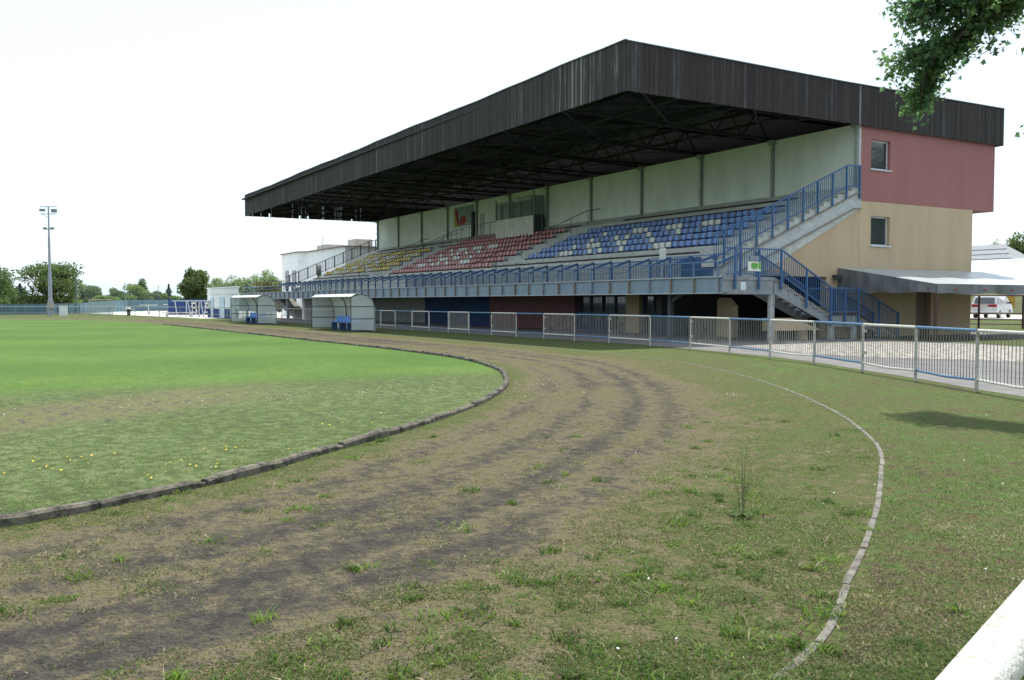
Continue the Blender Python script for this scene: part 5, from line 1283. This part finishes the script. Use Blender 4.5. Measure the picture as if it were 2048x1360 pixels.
blades(0, sample_tufts, .036, .0042, 'weed_tufts', ['blade', 'straw'], 'coarse bright green weed tufts scattered over the track', .1, 1.0, 9, 1.2, .8)
# flowers: small white and yellow heads
def flowers(name, pts, m_, label, s):
    b = MB(); r = random.Random(4)
    for x, y in pts:
        z = r.uniform(.015, .035); a = r.uniform(0, 6); b.add([(x+s*math.cos(a+t*1.257), y+s*math.sin(a+t*1.257), z+r.uniform(-.004, .006)) for t in range(5)], [(0, 1, 2, 3, 4)])
        b.tube((x, y, 0), (x, y, z), .0012, 3, cap=False)
    o = b.build(name, m_); o['label'] = label; o['category'] = 'flowers'; o['kind'] = 'stuff'
M['petalw'] = mat('white_petals', (.75, .75, .7), None, 3, .7); M['petaly'] = mat('yellow_petals', (.75, .55, .03), None, 3, .7)
r = random.Random(8); pw = []
for cx, cy, sx_, sy_, n_ in ((-15.2, 4.2, .6, 2.4, 170), (-14.0, 7.0, .9, 1.4, 90), (-14.6, 9.8, .9, .6, 40), (-11.6, 11.2, .25, .25, 12), (-6.7, 7.7, .1, .15, 5), (-5, 7.5, 2.0, 3.0, 30), (-3, 5, 1.0, 1.5, 12)):
    for _ in range(n_): pw.append((r.gauss(cx, sx_), r.gauss(cy, sy_)))
flowers('white_clover', pw, 'petalw', 'tiny white clover flowers dotted over the grass', .008)
py_ = []
for cx, cy, sx_, sy_, n_ in ((-10.4, .9, .22, .35, 14), (-9.6, .55, .15, .2, 9), (-10.0, 2.4, .12, .2, 8), (-9.2, 1.9, .15, .2, 9), (-8.9, 1.2, .1, .15, 4), (-11.5, 4.1, .15, .2, 6), (-12.0, 5.2, .3, .3, 6), (-9.5, 2.8, .2, .3, 4)):
    for _ in range(n_): py_.append((r.gauss(cx, sx_), r.gauss(cy, sy_)))
flowers('yellow_flowers', py_, 'petaly', 'small yellow flowers in the grass inside the inner kerb', .013)
# tall dry weed stalk on the outer part of the track
wd = thing('tall_weed', 'tall thin weed stalk with bare stems standing on the track', 'weed', (-4.95, 4.87, 0))
b = MB(); r = random.Random(2)
for k in range(7):
    x, y = -4.95+r.uniform(-.03, .03), 4.87+r.uniform(-.03, .03); h = r.uniform(.25, .56); lx, ly = r.uniform(-.06, .06), r.uniform(-.06, .06)
    b.tube((x, y, 0), (x+lx*.5, y+ly*.5, h*.6), .0024, 5, .002); b.tube((x+lx*.5, y+ly*.5, h*.6), (x+lx, y+ly, h), .002, 5, .001)
    for q in range(7): z = h*r.uniform(.3, 1); b.tube((x+lx*z/h, y+ly*z/h, z), (x+lx*z/h+r.uniform(-.04, .04), y+ly*z/h+r.uniform(-.04, .04), z+.04), .0016, 4, .001)
b.build('stalks', 'stalk', wd)
b = MB(); b.ti = .6
for k in range(22):
    a = r.uniform(0, 6.28); l = r.uniform(.07, .15); c_, s_ = math.cos(a), math.sin(a); x, y = -4.95, 4.87
    b.add([(x, y, .01), (x+c_*l*.5-s_*.018, y+s_*l*.5+c_*.018, .05), (x+c_*l, y+s_*l, .03), (x+c_*l*.5+s_*.018, y+s_*l*.5-c_*.018, .05)], [(0, 1, 2, 3)])
b.build('leaves', 'blade', wd, tint=True)

for o in bpy.data.objects:
    if '_o' in o: del o['_o']
